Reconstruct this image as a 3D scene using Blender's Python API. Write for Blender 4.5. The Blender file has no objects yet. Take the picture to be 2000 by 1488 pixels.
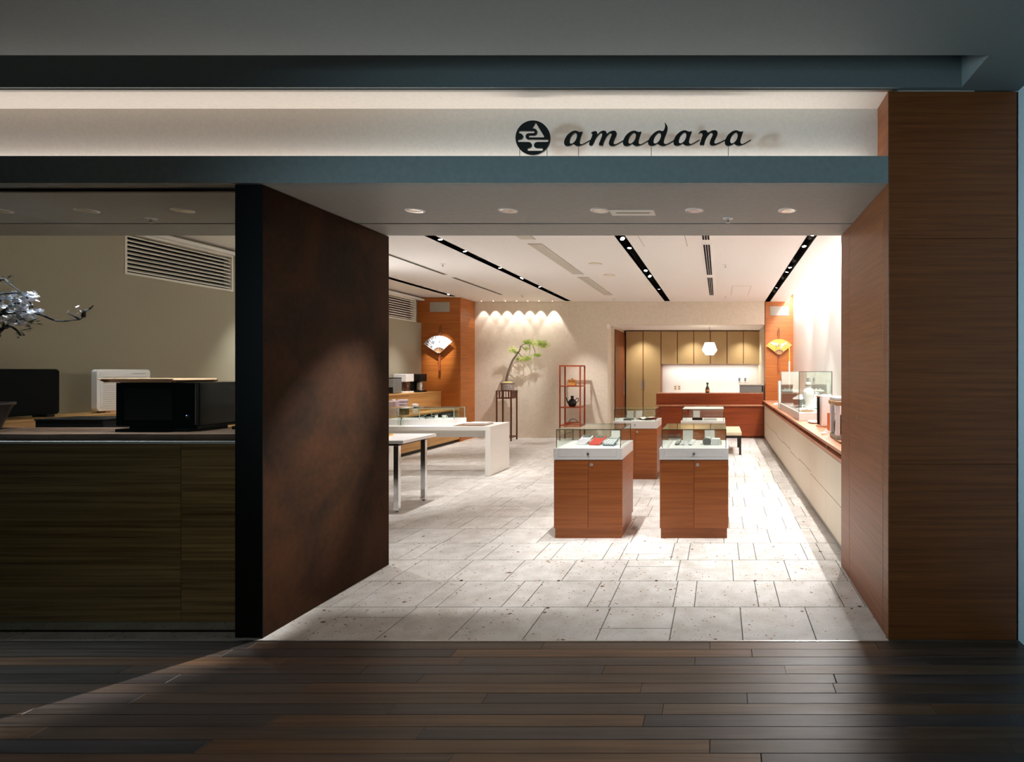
import bpy, bmesh, math, random
from mathutils import Vector, Matrix
random.seed(7)
SC = bpy.context.scene
COL = SC.collection
R = math.radians
H = 1.55            # eye height of the camera; the shop front stands 3.195 m away along +Y
# ------------------------------------------------------------------ camera
cam = bpy.data.cameras.new('camera')
cam.sensor_width = 36.0
cam.lens = 1080 / 2000 * 36.0
cam.shift_x = -0.2025
cam.shift_y = -0.0085
cam.clip_start = 0.05
camo = bpy.data.objects.new('camera', cam)
COL.objects.link(camo)
camo.location = (0, 0, H)
camo.rotation_euler = (R(90), 0, 0)
SC.camera = camo
# ------------------------------------------------------------------ exposure
SC.view_settings.view_transform = 'Standard'
SC.view_settings.look = 'None'
SC.view_settings.gamma = 1.0
SC.view_settings.use_curve_mapping = False
SC.view_settings.exposure = 0.38
SC.cycles.use_denoising = True
SC.cycles.sample_clamp_indirect = 6.0
SC.cycles.max_bounces = 10
SC.cycles.transparent_max_bounces = 16
SC.cycles.diffuse_bounces = 6
SC.cycles.adaptive_threshold = 0.03
SC.cycles.glossy_bounces = 3
SC.cycles.caustics_reflective = False
SC.cycles.caustics_refractive = False
# ------------------------------------------------------------------ world: dim cool ambience of the mall around
W = bpy.data.worlds.new('mall_ambience')
SC.world = W
W.use_nodes = True
W.node_tree.nodes['Background'].inputs[0].default_value = (0.45, 0.75, 0.85, 1)
W.node_tree.nodes['Background'].inputs[1].default_value = 0.010


def area(name, loc, target, sx, sy, power, color, spread=180):
    l = bpy.data.lights.new(name, 'AREA')
    l.shape = 'RECTANGLE'
    l.size, l.size_y = sx, sy
    l.energy = power
    l.color = color
    l.spread = R(spread)
    o = bpy.data.objects.new(name, l)
    COL.objects.link(o)
    o.location = loc
    d = Vector(target) - Vector(loc)
    o.rotation_euler = d.to_track_quat('-Z', 'Y').to_euler()
    return o


COOL = (0.56, 0.85, 1.0)
WARM = (1.0, 0.98, 0.965)
# cool light of the concourse, coming along the corridor from the left
area('concourse_light', (-6.3, 0.1, 2.0), (1.73, 3.3, 1.75), .5, .8, 17, COOL, 45)
# unseen fill added behind the camera for the window counter's front, faint and neutral
area('counter_front_fill', (-1.2, -2.6, 2.3), (-2.9, 3.4, .7), .5, .5, 1.3, (1.0, 0.95, 0.85), 44)
# hidden light lines that the shop has: cove over the right wall, sign ledge, niche strip
area('cove_light', (1.655, 8.8, 3.36), (1.665, 8.8, 0.0), 8.2, 0.05, 185, WARM).rotation_euler = (0, 0, R(90))
area('sign_ledge_light', (-2.9, 3.375, 2.775), (-2.9, 3.385, 4), 7.6, 0.03, 9.5, (1.0, 0.945, 0.91)).rotation_euler = (R(180), 0, 0)
area('left_cove_light', (-6.61, 8.4, 3.156), (-6.5, 8.4, 3.3), .03, 7.6, 30, WARM)
area('niche_light', (-0.23, 14.93, 1.755), (-0.23, 14.98, 0), 2.5, 0.05, 13, WARM)


# ------------------------------------------------------------------ materials
MATS = {}


def new_mat(name):
    m = bpy.data.materials.new(name)
    m.use_nodes = True
    nt = m.node_tree
    b = nt.nodes['Principled BSDF']
    MATS[name] = m
    return m, nt, b


def L(c):
    """sRGB 0-255 triple to linear"""
    out = []
    for v in c:
        v /= 255
        out.append(v / 12.92 if v <= .04045 else ((v + .055) / 1.055) ** 2.4)
    return (*out, 1)


def plain(name, c, rough=.5, metal=0.0, bump=0.0, bscale=60, spec=.5, var=0.0, coat=0.0):
    m, nt, b = new_mat(name)
    b.inputs['Base Color'].default_value = L(c)
    b.inputs['Roughness'].default_value = rough
    b.inputs['Metallic'].default_value = metal
    b.inputs['Specular IOR Level'].default_value = spec
    b.inputs['Coat Weight'].default_value = coat
    n = nt.nodes.new('ShaderNodeTexNoise')
    n.inputs['Scale'].default_value = bscale
    n.inputs['Detail'].default_value = 4
    tc = nt.nodes.new('ShaderNodeTexCoord')
    nt.links.new(tc.outputs['Object'], n.inputs['Vector'])
    if bump:
        bp = nt.nodes.new('ShaderNodeBump')
        bp.inputs['Strength'].default_value = bump
        bp.inputs['Distance'].default_value = 0.004
        nt.links.new(n.outputs['Fac'], bp.inputs['Height'])
        nt.links.new(bp.outputs['Normal'], b.inputs['Normal'])
    v = var or .04
    rp = nt.nodes.new('ShaderNodeValToRGB')
    c0 = L(c)
    rp.color_ramp.elements[0].color = (*[x * (1 - v) for x in c0[:3]], 1)
    rp.color_ramp.elements[1].color = (*[min(1, x * (1 + v)) for x in c0[:3]], 1)
    rp.color_ramp.elements[0].position = .3
    rp.color_ramp.elements[1].position = .7
    nt.links.new(n.outputs['Fac'], rp.inputs['Fac'])
    nt.links.new(rp.outputs['Color'], b.inputs['Base Color'])
    return m


def wood(name, c1, c2, scale=(1.2, 1.2, 30), rough=.4, var=.12, coat=0.0, spec=.4, dist=.6, rnd=True):
    """veneer: stretched noise grain; every object gets its own offset and slight tone"""
    m, nt, b = new_mat(name)
    N, K = nt.nodes, nt.links
    tc = N.new('ShaderNodeTexCoord')
    oi = N.new('ShaderNodeObjectInfo')
    mp = N.new('ShaderNodeMapping')
    mp.inputs['Scale'].default_value = scale
    K.new(tc.outputs['Object'], mp.inputs['Vector'])
    if rnd:
        ml = N.new('ShaderNodeMath')
        ml.operation = 'MULTIPLY'
        ml.inputs[1].default_value = 37.0
        K.new(oi.outputs['Random'], ml.inputs[0])
        K.new(ml.outputs[0], mp.inputs['Location'])
    n1 = N.new('ShaderNodeTexNoise')
    n1.inputs['Scale'].default_value = 1.0
    n1.inputs['Detail'].default_value = 7
    n1.inputs['Roughness'].default_value = .62
    n1.inputs['Distortion'].default_value = dist
    K.new(mp.outputs['Vector'], n1.inputs['Vector'])
    rp = N.new('ShaderNodeValToRGB')
    rp.color_ramp.elements[0].position = .34
    rp.color_ramp.elements[1].position = .66
    rp.color_ramp.elements[0].color = L(c1)
    rp.color_ramp.elements[1].color = L(c2)
    K.new(n1.outputs['Fac'], rp.inputs['Fac'])
    hs = N.new('ShaderNodeHueSaturation')
    mr = N.new('ShaderNodeMapRange')
    mr.inputs['To Min'].default_value = 1 - var
    mr.inputs['To Max'].default_value = 1 + var
    K.new(oi.outputs['Random'], mr.inputs['Value'])
    K.new(mr.outputs['Result'], hs.inputs['Value'])
    K.new(rp.outputs['Color'], hs.inputs['Color'])
    K.new(hs.outputs['Color'], b.inputs['Base Color'])
    b.inputs['Roughness'].default_value = rough
    b.inputs['Specular IOR Level'].default_value = spec
    b.inputs['Coat Weight'].default_value = coat
    bp = N.new('ShaderNodeBump')
    bp.inputs['Strength'].default_value = .08
    bp.inputs['Distance'].default_value = .002
    K.new(n1.outputs['Fac'], bp.inputs['Height'])
    K.new(bp.outputs['Normal'], b.inputs['Normal'])
    return m


def emis(name, c, s):
    m, nt, b = new_mat(name)
    b.inputs['Base Color'].default_value = L(c)
    b.inputs['Emission Color'].default_value = L(c)
    b.inputs['Emission Strength'].default_value = s
    b.inputs['Roughness'].default_value = .4
    if name != 'lantern_shade':
        m.cycles.emission_sampling = 'NONE'      # small lenses: their spot lamps carry the light
    return m


def glassy(name, tint=(235, 245, 240), refl=1.0):
    m, nt, b = new_mat(name)
    N, K = nt.nodes, nt.links
    N.remove(b)
    tr = N.new('ShaderNodeBsdfTransparent')
    tr.inputs['Color'].default_value = L(tint)
    gl = N.new('ShaderNodeBsdfGlossy')
    gl.inputs['Roughness'].default_value = .01
    gl.inputs['Color'].default_value = (.95, 1, .98, 1)
    # Schlick reflectance that reads the same from both sides of the pane
    ge = N.new('ShaderNodeNewGeometry')
    dt = N.new('ShaderNodeVectorMath')
    dt.operation = 'DOT_PRODUCT'
    K.new(ge.outputs['Normal'], dt.inputs[0])
    K.new(ge.outputs['Incoming'], dt.inputs[1])
    prev = dt.outputs['Value']
    for op, v in (('ABSOLUTE', 0), ('SUBTRACT', 1), ('POWER', 5), ('MULTIPLY_ADD', .96)):
        ma = N.new('ShaderNodeMath')
        ma.operation = op
        if op == 'SUBTRACT':
            ma.inputs[0].default_value = 1
            K.new(prev, ma.inputs[1])
        else:
            K.new(prev, ma.inputs[0])
            if op != 'ABSOLUTE':
                ma.inputs[1].default_value = v
            if op == 'MULTIPLY_ADD':
                ma.inputs[2].default_value = .035
        prev = ma.outputs[0]
    ml = N.new('ShaderNodeMath')
    ml.operation = 'MULTIPLY'
    ml.inputs[1].default_value = refl
    ml.use_clamp = True
    K.new(prev, ml.inputs[0])
    mx = N.new('ShaderNodeMixShader')
    K.new(ml.outputs[0], mx.inputs['Fac'])
    K.new(tr.outputs[0], mx.inputs[1])
    K.new(gl.outputs[0], mx.inputs[2])
    K.new(mx.outputs[0], N['Material Output'].inputs['Surface'])
    return m


plain('wall_white', (228, 222, 212), .6, bump=.05)
plain('wall_beige', (222, 210, 192), .7, bump=.12, bscale=14, var=.05)
plain('wall_olive', (158, 150, 130), .7, bump=.06)
plain('ceiling_white', (242, 239, 236), .7)
plain('corridor_paint', (120, 126, 126), .65, bump=.05)
plain('fascia_grey', (146, 152, 150), .55, bump=.06, bscale=30, var=.07)
plain('soffit_grey', (160, 158, 152), .6, bump=.05, bscale=25, var=.05)
plain('sign_wall', (226, 218, 208), .6, bump=.03)
plain('side_wall_white', (205, 214, 218), .4)
plain('black', (10, 11, 10), .5, spec=.25)
plain('tv_black', (8, 9, 8), .5, spec=.06)
plain('black_matt', (10, 11, 10), .8, spec=.2)
plain('sign_black', (16, 20, 15), .6)
plain('black_gloss', (5, 6, 7), .18, spec=.3)
plain('white_paint', (238, 236, 234), .35)
plain('white_gloss', (240, 240, 240), .2)
plain('white_stone', (242, 239, 233), .35, var=.03)
plain('fan_paper', (206, 204, 208), .6)
plain('paper', (245, 242, 235), .8)
plain('cream', (208, 192, 165), .5, var=.02)
plain('louver', (232, 228, 218), .5)
plain('grout', (104, 102, 98), .8)
plain('chrome', (225, 225, 225), .12, metal=1.0)
plain('lock_silver', (206, 204, 200), .25, metal=.3)
plain('steel', (190, 188, 182), .35, metal=1.0)
plain('dark_metal', (44, 38, 32), .4, metal=.6)
plain('vent_grey', (168, 162, 150), .5)
plain('cabinet_tan', (176, 148, 100), .45, var=.03)
plain('drawer_cream', (218, 205, 182), .45, var=.02)
plain('ribbon', (112, 62, 28), .7)
plain('tassel', (150, 72, 28), .7)
plain('gold', (222, 172, 82), .4)
plain('bark', (104, 88, 76), .85, bump=.5, bscale=40, var=.25)
plain('bark_dark', (36, 32, 30), .85, bump=.5, bscale=40, var=.25)
plain('pine_green', (168, 188, 84), .6, var=.25)
plain('pine_pale', (212, 222, 134), .6, var=.2)
plain('leaf_dark', (46, 66, 60), .5, var=.25)
plain('petal', (240, 240, 250), .6)
plain('pollen', (214, 190, 150), .6)
plain('moss', (190, 176, 104), .9, bump=.6, bscale=80, var=.25)
plain('pot_stone', (150, 136, 128), .45, bump=.3, bscale=30, var=.35)
plain('pot_dark', (38, 32, 30), .4)
plain('lacquer_red', (172, 74, 30), .35)
plain('iron_black', (30, 30, 32), .45, bump=.2, bscale=70)
plain('basket', (216, 160, 90), .7, bump=.5, bscale=120, var=.2)
plain('calc_red', (214, 84, 74), .4)
plain('calc_grey', (120, 132, 140), .4)
plain('screen_grey', (96, 104, 96), .3)
plain('grey_plastic', (112, 112, 108), .4)
plain('lilac', (214, 200, 214), .4)
plain('orange_wood', (186, 98, 44), .5)
plain('bottle_green', (52, 62, 40), .3)
plain('leather', (118, 84, 54), .6)
plain('glass_edge', (52, 74, 62), .15)
plain('glass_edge_pale', (150, 190, 178), .15)
plain('cup_white', (240, 238, 232), .3)
plain('lilac_wall', (240, 234, 230), .5)
plain('cushion', (206, 190, 160), .8, bump=.2, bscale=120)
plain('coffee_glass', (86, 52, 28), .15)
emis('lamp_lens', (255, 248, 238), 22.0)
emis('lantern_shade', (255, 250, 240), 1.6)
emis('downlight_lens', (255, 240, 215), 5.0)
emis('led_strip', (255, 244, 232), 3.0)
emis('blue_led', (120, 160, 255), 2.0)
glassy('glass', (249, 252, 250))
glassy('window_glass', (246, 250, 249), .8)

wood('veneer', (112, 58, 26), (142, 80, 38), (1.2, 1.2, 52), .42, .05)
wood('veneer_case', (142, 76, 34), (172, 100, 50), (1.0, 1.0, 44), .38, .04)
wood('veneer_pier', (150, 80, 30), (180, 108, 46), (1.0, 1.0, 48), .4, .03)
wood('veneer_red', (120, 50, 18), (146, 66, 26), (1.0, 1.0, 14), .32, .03)
wood('door_wood', (96, 44, 18), (128, 64, 28), (14, 14, 1.0), .4, .03)
wood('oak', (176, 130, 76), (206, 164, 104), (1.0, .8, 24), .45, .05)
wood('counter_wood', (178, 118, 88), (202, 144, 112), (22, 1.0, 22), .35, .03)
wood('board_olive', (112, 82, 48), (190, 156, 104), (.7, 1.0, 42), .55, .16)
wood('live_slab', (92, 66, 52), (150, 120, 100), (1.0, 14, 6), .3, .05)
wood('stand_wood', (72, 34, 18), (104, 54, 28), (12, 12, 1.5), .4, .04)
wood('shelf_wood', (136, 56, 26), (172, 80, 38), (6, 6, 3), .4, .04)
wood('tray_wood', (170, 128, 90), (206, 166, 124), (1, 10, 10), .5, .04)


def rust_mat():
    m, nt, b = new_mat('rust_steel')
    N, K = nt.nodes, nt.links
    tc = N.new('ShaderNodeTexCoord')
    n1 = N.new('ShaderNodeTexNoise')
    n1.inputs['Scale'].default_value = 2.2
    n1.inputs['Detail'].default_value = 6
    n1.inputs['Distortion'].default_value = .5
    n2 = N.new('ShaderNodeTexNoise')
    n2.inputs['Scale'].default_value = 24
    n2.inputs['Detail'].default_value = 5
    K.new(tc.outputs['Object'], n1.inputs['Vector'])
    K.new(tc.outputs['Object'], n2.inputs['Vector'])
    mx = N.new('ShaderNodeMath')
    mx.operation = 'MULTIPLY_ADD'
    mx.inputs[1].default_value = .3
    K.new(n2.outputs['Fac'], mx.inputs[0])
    K.new(n1.outputs['Fac'], mx.inputs[2])
    rp = N.new('ShaderNodeValToRGB')
    rp.color_ramp.elements[0].position = .42
    rp.color_ramp.elements[1].position = .86
    rp.color_ramp.elements[0].color = L((19, 12, 6))
    rp.color_ramp.elements[1].color = L((56, 32, 15))
    K.new(mx.outputs[0], rp.inputs['Fac'])
    K.new(rp.outputs['Color'], b.inputs['Base Color'])
    b.inputs['Specular IOR Level'].default_value = .08
    b.inputs['Roughness'].default_value = .7
    return m


def tile_mat():
    """limestone: warm white with rusty pits of several sizes"""
    m, nt, b = new_mat('limestone')
    N, K = nt.nodes, nt.links
    tc = N.new('ShaderNodeTexCoord')
    oi = N.new('ShaderNodeObjectInfo')
    geo = N.new('ShaderNodeNewGeometry')

    def pits(scale, thr, seed, big=.34):
        v = N.new('ShaderNodeTexVoronoi')
        v.inputs['Scale'].default_value = scale
        v.inputs['Randomness'].default_value = 1.0
        mp = N.new('ShaderNodeMapping')
        mp.inputs['Location'].default_value = (seed, seed * 1.7, 0)
        mp.inputs['Scale'].default_value = (1, 1, 0.02)
        nz = N.new('ShaderNodeTexNoise')
        nz.inputs['Scale'].default_value = scale * 1.3
        K.new(geo.outputs['Position'], nz.inputs['Vector'])
        va = N.new('ShaderNodeVectorMath')
        va.operation = 'MULTIPLY_ADD'
        va.inputs[1].default_value = (.6 / scale,) * 3
        K.new(nz.outputs['Color'], va.inputs[0])
        K.new(geo.outputs['Position'], va.inputs[2])
        K.new(va.outputs[0], mp.inputs['Vector'])
        K.new(mp.outputs['Vector'], v.inputs['Vector'])
        # each cell has its own pit radius, most have none
        sp = N.new('ShaderNodeSeparateColor')
        K.new(v.outputs['Color'], sp.inputs[0])
        mr = N.new('ShaderNodeMapRange')
        mr.inputs['From Min'].default_value = thr
        mr.inputs['From Max'].default_value = 1
        mr.inputs['To Min'].default_value = 0
        mr.inputs['To Max'].default_value = big
        K.new(sp.outputs[0], mr.inputs['Value'])
        lt = N.new('ShaderNodeMath')
        lt.operation = 'LESS_THAN'
        K.new(v.outputs['Distance'], lt.inputs[0])
        K.new(mr.outputs['Result'], lt.inputs[1])
        return lt.outputs[0]

    base = N.new('ShaderNodeTexNoise')
    base.inputs['Scale'].default_value = 7
    base.inputs['Detail'].default_value = 6
    K.new(geo.outputs['Position'], base.inputs['Vector'])
    rp = N.new('ShaderNodeValToRGB')
    rp.color_ramp.elements[0].color = L((208, 204, 197))
    rp.color_ramp.elements[1].color = L((228, 226, 222))
    rp.color_ramp.elements[0].position = .35
    rp.color_ramp.elements[1].position = .65
    K.new(base.outputs['Fac'], rp.inputs['Fac'])
    col = rp.outputs['Color']
    for sc, thr, seed, c in ((90, .62, 1, (160, 124, 82)), (42, .74, 5, (150, 114, 74)), (18, .90, 9, (104, 76, 50))):
        mx = N.new('ShaderNodeMix')
        mx.data_type = 'RGBA'
        K.new(pits(sc, thr, seed, 0.27 if sc < 20 else .34), mx.inputs['Factor'])
        K.new(col, mx.inputs['A'])
        mx.inputs['B'].default_value = L(c)
        col = mx.outputs['Result']
    hs = N.new('ShaderNodeHueSaturation')
    mr = N.new('ShaderNodeMapRange')
    mr.inputs['To Min'].default_value = .93
    mr.inputs['To Max'].default_value = 1.05
    K.new(oi.outputs['Random'], mr.inputs['Value'])
    K.new(mr.outputs['Result'], hs.inputs['Value'])
    K.new(col, hs.inputs['Color'])
    K.new(hs.outputs['Color'], b.inputs['Base Color'])
    b.inputs['Roughness'].default_value = .5
    b.inputs['Specular IOR Level'].default_value = .35
    return m


def plank_mat():
    m, nt, b = new_mat('dark_plank')
    N, K = nt.nodes, nt.links
    tc = N.new('ShaderNodeTexCoord')
    oi = N.new('ShaderNodeObjectInfo')
    geo = N.new('ShaderNodeNewGeometry')
    mp = N.new('ShaderNodeMapping')
    mp.inputs['Scale'].default_value = (1.4, 34, 1)
    K.new(geo.outputs['Position'], mp.inputs['Vector'])
    ml = N.new('ShaderNodeMath')
    ml.operation = 'MULTIPLY'
    ml.inputs[1].default_value = 19
    K.new(oi.outputs['Random'], ml.inputs[0])
    K.new(ml.outputs[0], mp.inputs['Location'])
    n1 = N.new('ShaderNodeTexNoise')
    n1.inputs['Scale'].default_value = 1
    n1.inputs['Detail'].default_value = 7
    n1.inputs['Distortion'].default_value = .5
    K.new(mp.outputs['Vector'], n1.inputs['Vector'])
    r1 = N.new('ShaderNodeValToRGB')
    e = r1.color_ramp.elements
    e[0].position, e[0].color = 0, L((70, 62, 58))
    e[1].position, e[1].color = 1, L((122, 98, 76))
    for p, c in ((.2, (92, 76, 64)), (.4, (68, 68, 74)), (.6, (126, 92, 62)), (.8, (86, 70, 58))):
        x = e.new(p)
        x.color = L(c)
    K.new(oi.outputs['Random'], r1.inputs['Fac'])
    mx = N.new('ShaderNodeMix')
    mx.data_type = 'RGBA'
    mx.blend_type = 'MULTIPLY'
    mx.inputs['Factor'].default_value = 1
    r2 = N.new('ShaderNodeValToRGB')
    r2.color_ramp.elements[0].position = .3
    r2.color_ramp.elements[1].position = .7
    r2.color_ramp.elements[0].color = (.5, .5, .5, 1)
    r2.color_ramp.elements[1].color = (1.1, 1.1, 1.1, 1)
    K.new(n1.outputs['Fac'], r2.inputs['Fac'])
    K.new(r1.outputs['Color'], mx.inputs['A'])
    K.new(r2.outputs['Color'], mx.inputs['B'])
    K.new(mx.outputs['Result'], b.inputs['Base Color'])
    rr = N.new('ShaderNodeMapRange')
    rr.inputs['To Min'].default_value = .34
    rr.inputs['To Max'].default_value = .52
    K.new(n1.outputs['Fac'], rr.inputs['Value'])
    K.new(rr.outputs['Result'], b.inputs['Roughness'])
    bp = N.new('ShaderNodeBump')
    bp.inputs['Strength'].default_value = .12
    bp.inputs['Distance'].default_value = .002
    K.new(n1.outputs['Fac'], bp.inputs['Height'])
    K.new(bp.outputs['Normal'], b.inputs['Normal'])
    return m


rust_mat()
tile_mat()
plank_mat()


# ------------------------------------------------------------------ mesh helpers
class MB:
    def __init__(s):
        s.v, s.f = [], []

    def box(s, x0, x1, y0, y1, z0, z1):
        k = len(s.v)
        s.v += [(x, y, z) for z in (z0, z1) for y in (y0, y1) for x in (x0, x1)]
        s.f += [tuple(k + i for i in q) for q in ((0, 2, 3, 1), (4, 5, 7, 6), (0, 1, 5, 4), (2, 6, 7, 3), (0, 4, 6, 2), (1, 3, 7, 5))]
        return s

    def prism(s, pts, lo, hi, axis='z'):
        """extrude a 2-D outline: axis z -> (a,b,h), y -> (a,h,b), x -> (h,a,b)"""
        n, k = len(pts), len(s.v)
        for h in (lo, hi):
            for a, b in pts:
                s.v.append((a, b, h) if axis == 'z' else (a, h, b) if axis == 'y' else (h, a, b))
        s.f.append(tuple(k + i for i in range(n))[::-1])
        s.f.append(tuple(k + n + i for i in range(n)))
        for i in range(n):
            j = (i + 1) % n
            s.f.append((k + i, k + j, k + n + j, k + n + i))
        return s

    def lathe(s, prof, c=(0, 0, 0), seg=20, mat=None):
        k = len(s.v)
        n = len(prof)
        for i in range(seg):
            a = 2 * math.pi * i / seg
            for r, z in prof:
                p = Vector((r * math.cos(a), r * math.sin(a), z))
                if mat:
                    p = mat @ p
                s.v.append(tuple(p + Vector(c)))
        for i in range(seg):
            j = (i + 1) % seg
            for q in range(n - 1):
                s.f.append((k + i * n + q, k + j * n + q, k + j * n + q + 1, k + i * n + q + 1))
        s.f.append(tuple(k + i * n for i in range(seg))[::-1])
        s.f.append(tuple(k + i * n + n - 1 for i in range(seg)))
        return s

    def cyl(s, c, r, h, d=(0, 0, 1), seg=16, r2=None):
        q = Vector(d).normalized().to_track_quat('Z', 'Y').to_matrix()
        return s.lathe([(r, 0), (r if r2 is None else r2, h)], c, seg, q)

    def tube(s, pts, rad, seg=8):
        pts = [Vector(p) for p in pts]
        if not hasattr(rad, '__len__'):
            rad = [rad] * len(pts)
        k = len(s.v)
        for i, p in enumerate(pts):
            t = (pts[min(i + 1, len(pts) - 1)] - pts[max(i - 1, 0)]).normalized()
            q = t.to_track_quat('Z', 'Y').to_matrix()
            for j in range(seg):
                a = 2 * math.pi * j / seg
                s.v.append(tuple(p + q @ Vector((rad[i] * math.cos(a), rad[i] * math.sin(a), 0))))
        for i in range(len(pts) - 1):
            for j in range(seg):
                jj = (j + 1) % seg
                s.f.append((k + i * seg + j, k + i * seg + jj, k + (i + 1) * seg + jj, k + (i + 1) * seg + j))
        s.f.append(tuple(k + j for j in range(seg))[::-1])
        s.f.append(tuple(k + (len(pts) - 1) * seg + j for j in range(seg)))
        return s

    def quad(s, a, b, c, d):
        k = len(s.v)
        s.v += [tuple(a), tuple(b), tuple(c), tuple(d)]
        s.f.append((k, k + 1, k + 2, k + 3))
        return s

    def mesh(s, name, material, off=(0, 0, 0), bevel=0.0, smooth=False, bseg=2):
        me = bpy.data.meshes.new(name)
        ox, oy, oz = off
        me.from_pydata([(x - ox, y - oy, z - oz) for x, y, z in s.v], [], s.f)
        if bevel:
            bm = bmesh.new()
            bm.from_mesh(me)
            bmesh.ops.bevel(bm, geom=bm.edges[:], offset=bevel, segments=bseg, affect='EDGES', profile=.5)
            bm.to_mesh(me)
            bm.free()
        me.update()
        if smooth:
            me.polygons.foreach_set('use_smooth', [True] * len(me.polygons))
            try:
                me.set_sharp_from_angle(angle=R(40))
            except Exception:
                pass
        me.materials.append(MATS[material])
        return me

    def build(s, name, material, parent=None, bevel=0.0, smooth=False, local=False, origin=None, bseg=2):
        """parts take world coordinates (their thing's place is subtracted) unless local"""
        off = (0, 0, 0)
        if origin is not None:
            off = origin
        elif parent is not None and not local:
            off = ORG.get(parent.name, (0, 0, 0))
        o = bpy.data.objects.new(name, s.mesh(name, material, off, bevel, smooth, bseg))
        COL.objects.link(o)
        if parent is not None:
            o.parent = parent
            ORG[o.name] = off if not local else (0, 0, 0)
        elif origin is not None:
            o.location = origin
            ORG[o.name] = tuple(origin)
        return o


ORG = {}


def tag(o, label, cat, group=None):
    o['label'] = label
    o['category'] = cat
    if group:
        o['group'] = group
    return o


def thing(name, label, cat, loc=(0, 0, 0), rz=0.0, group=None):
    o = bpy.data.objects.new(name, None)
    o.empty_display_size = .1
    COL.objects.link(o)
    o.location = loc
    o.rotation_euler = (0, 0, rz)
    ORG[o.name] = tuple(loc)
    return tag(o, label, cat, group)


def struct(name, mb, material, parent=None, bevel=0.0, **kw):
    o = mb.build(name, material, parent, bevel, **kw)
    if parent is None:
        o['kind'] = 'structure'
    return o


def B(*a):
    return MB().box(*a)


def copy_tree(o, parent=None):
    c = o.copy()
    COL.objects.link(c)
    c.parent = parent
    for ch in list(o.children):
        copy_tree(ch, c)
    return c


def rounded(x0, x1, z0, z1, r, n=5):
    pts = []
    for cx, cz, a0 in ((x1 - r, z1 - r, 0), (x0 + r, z1 - r, 90), (x0 + r, z0 + r, 180), (x1 - r, z0 + r, 270)):
        for i in range(n + 1):
            a = R(a0 + 90 * i / n)
            pts.append((cx + r * math.cos(a), cz + r * math.sin(a)))
    return pts


def spline(pts, n=6, closed=False):
    """Catmull-Rom through the points"""
    P = [Vector(p) for p in pts]
    m = len(P)
    out = []
    for i in range(m if closed else m - 1):
        if closed:
            p0, p1, p2, p3 = P[i - 1], P[i], P[(i + 1) % m], P[(i + 2) % m]
        else:
            p0, p1, p2, p3 = P[max(i - 1, 0)], P[i], P[i + 1], P[min(i + 2, m - 1)]
        for k in range(n):
            t = k / n
            out.append(.5 * ((2 * p1) + (p2 - p0) * t + (2 * p0 - 5 * p1 + 4 * p2 - p3) * t * t + (3 * p1 - p0 - 3 * p2 + p3) * t ** 3))
    if not closed:
        out.append(P[-1])
    return out

# ================================================================== SETTING
Y0, Y1, YB = 3.195, 4.43, 13.08          # shop line, inner edge of the soffit, back wall
ZS, ZC, ZK = 2.645, 3.221, 3.178         # soffit, shop ceiling, corridor ceiling
XL, XP, XR, XK = -6.65, .976, 1.745, 1.73  # left wall, entrance pier face, right wall, corridor side wall

# ---- shop floor: limestone tiles in courses, every course 0.455 m deep
floor = struct('floor', B(-7.2, 1.85, Y0, 15.4, -.06, -.004), 'grout')
pieces = []


def piece(x0, x1, y0, y1):
    if x1 - x0 < .03 or y1 - y0 < .03:
        return
    pieces.append((x0, x1, y0, y1))


row = 0
y = Y0
rt = random.Random(3)
while y < YB - .02:
    yn = min(y + .4575, YB)
    h = yn - y
    if row % 2 == 0:
        x = .9765 - .4135 + .4265 * 2
        off = 0 if row == 0 else rt.uniform(-.2, .2)
        x += off
        while x > -6.9:
            x0 = x - .4265
            a, b_ = x0, min(x, 1.74)
            if a < 1.74:
                t = rt.random()
                if t < .34:
                    s = rt.choice((1 / 3, 2 / 3))
                    piece(a, b_, y, y + h * s)
                    piece(a, b_, y + h * s, yn)
                else:
                    piece(a, b_, y, yn)
            x = x0
    else:
        x = 1.9 + rt.uniform(-.1, .1)
        wide = True
        while x > -6.9:
            w = .4265 if wide else .1415
            a, b_ = x - w, min(x, 1.74)
            if a < 1.74:
                if wide and rt.random() < .22:
                    piece(a, b_, y + h / 3, yn)
                    mid = a + (b_ - a) * rt.choice((1 / 3, 2 / 3))
                    piece(a, mid, y, y + h / 3)
                    piece(mid, b_, y, y + h / 3)
                else:
                    piece(a, b_, y, yn)
            x -= w
            wide = not wide
    y = yn
    row += 1
for k in range(5):                                    # recess floor behind the bar
    piece(-2.5, 1.07, YB + k * .36, YB + k * .36 + .36)


def seen_area(p):
    x0, x1, y0, y1 = p
    xc, yc = (x0 + x1) / 2, (y0 + y1) / 2
    px = 1405 + 1080 * xc / yc
    vis = (px > 600 and yc < YB and xc < 1.1) if yc > 3.7 else True
    if xc < -5.9 and yc > 4:
        vis = False
    if xc < -2.9 and yc > 3.75 and yc < 6:
        vis = False
    a = (x1 - x0) * (y1 - y0) / yc ** 3
    return a if vis else a * 1e-4


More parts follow.
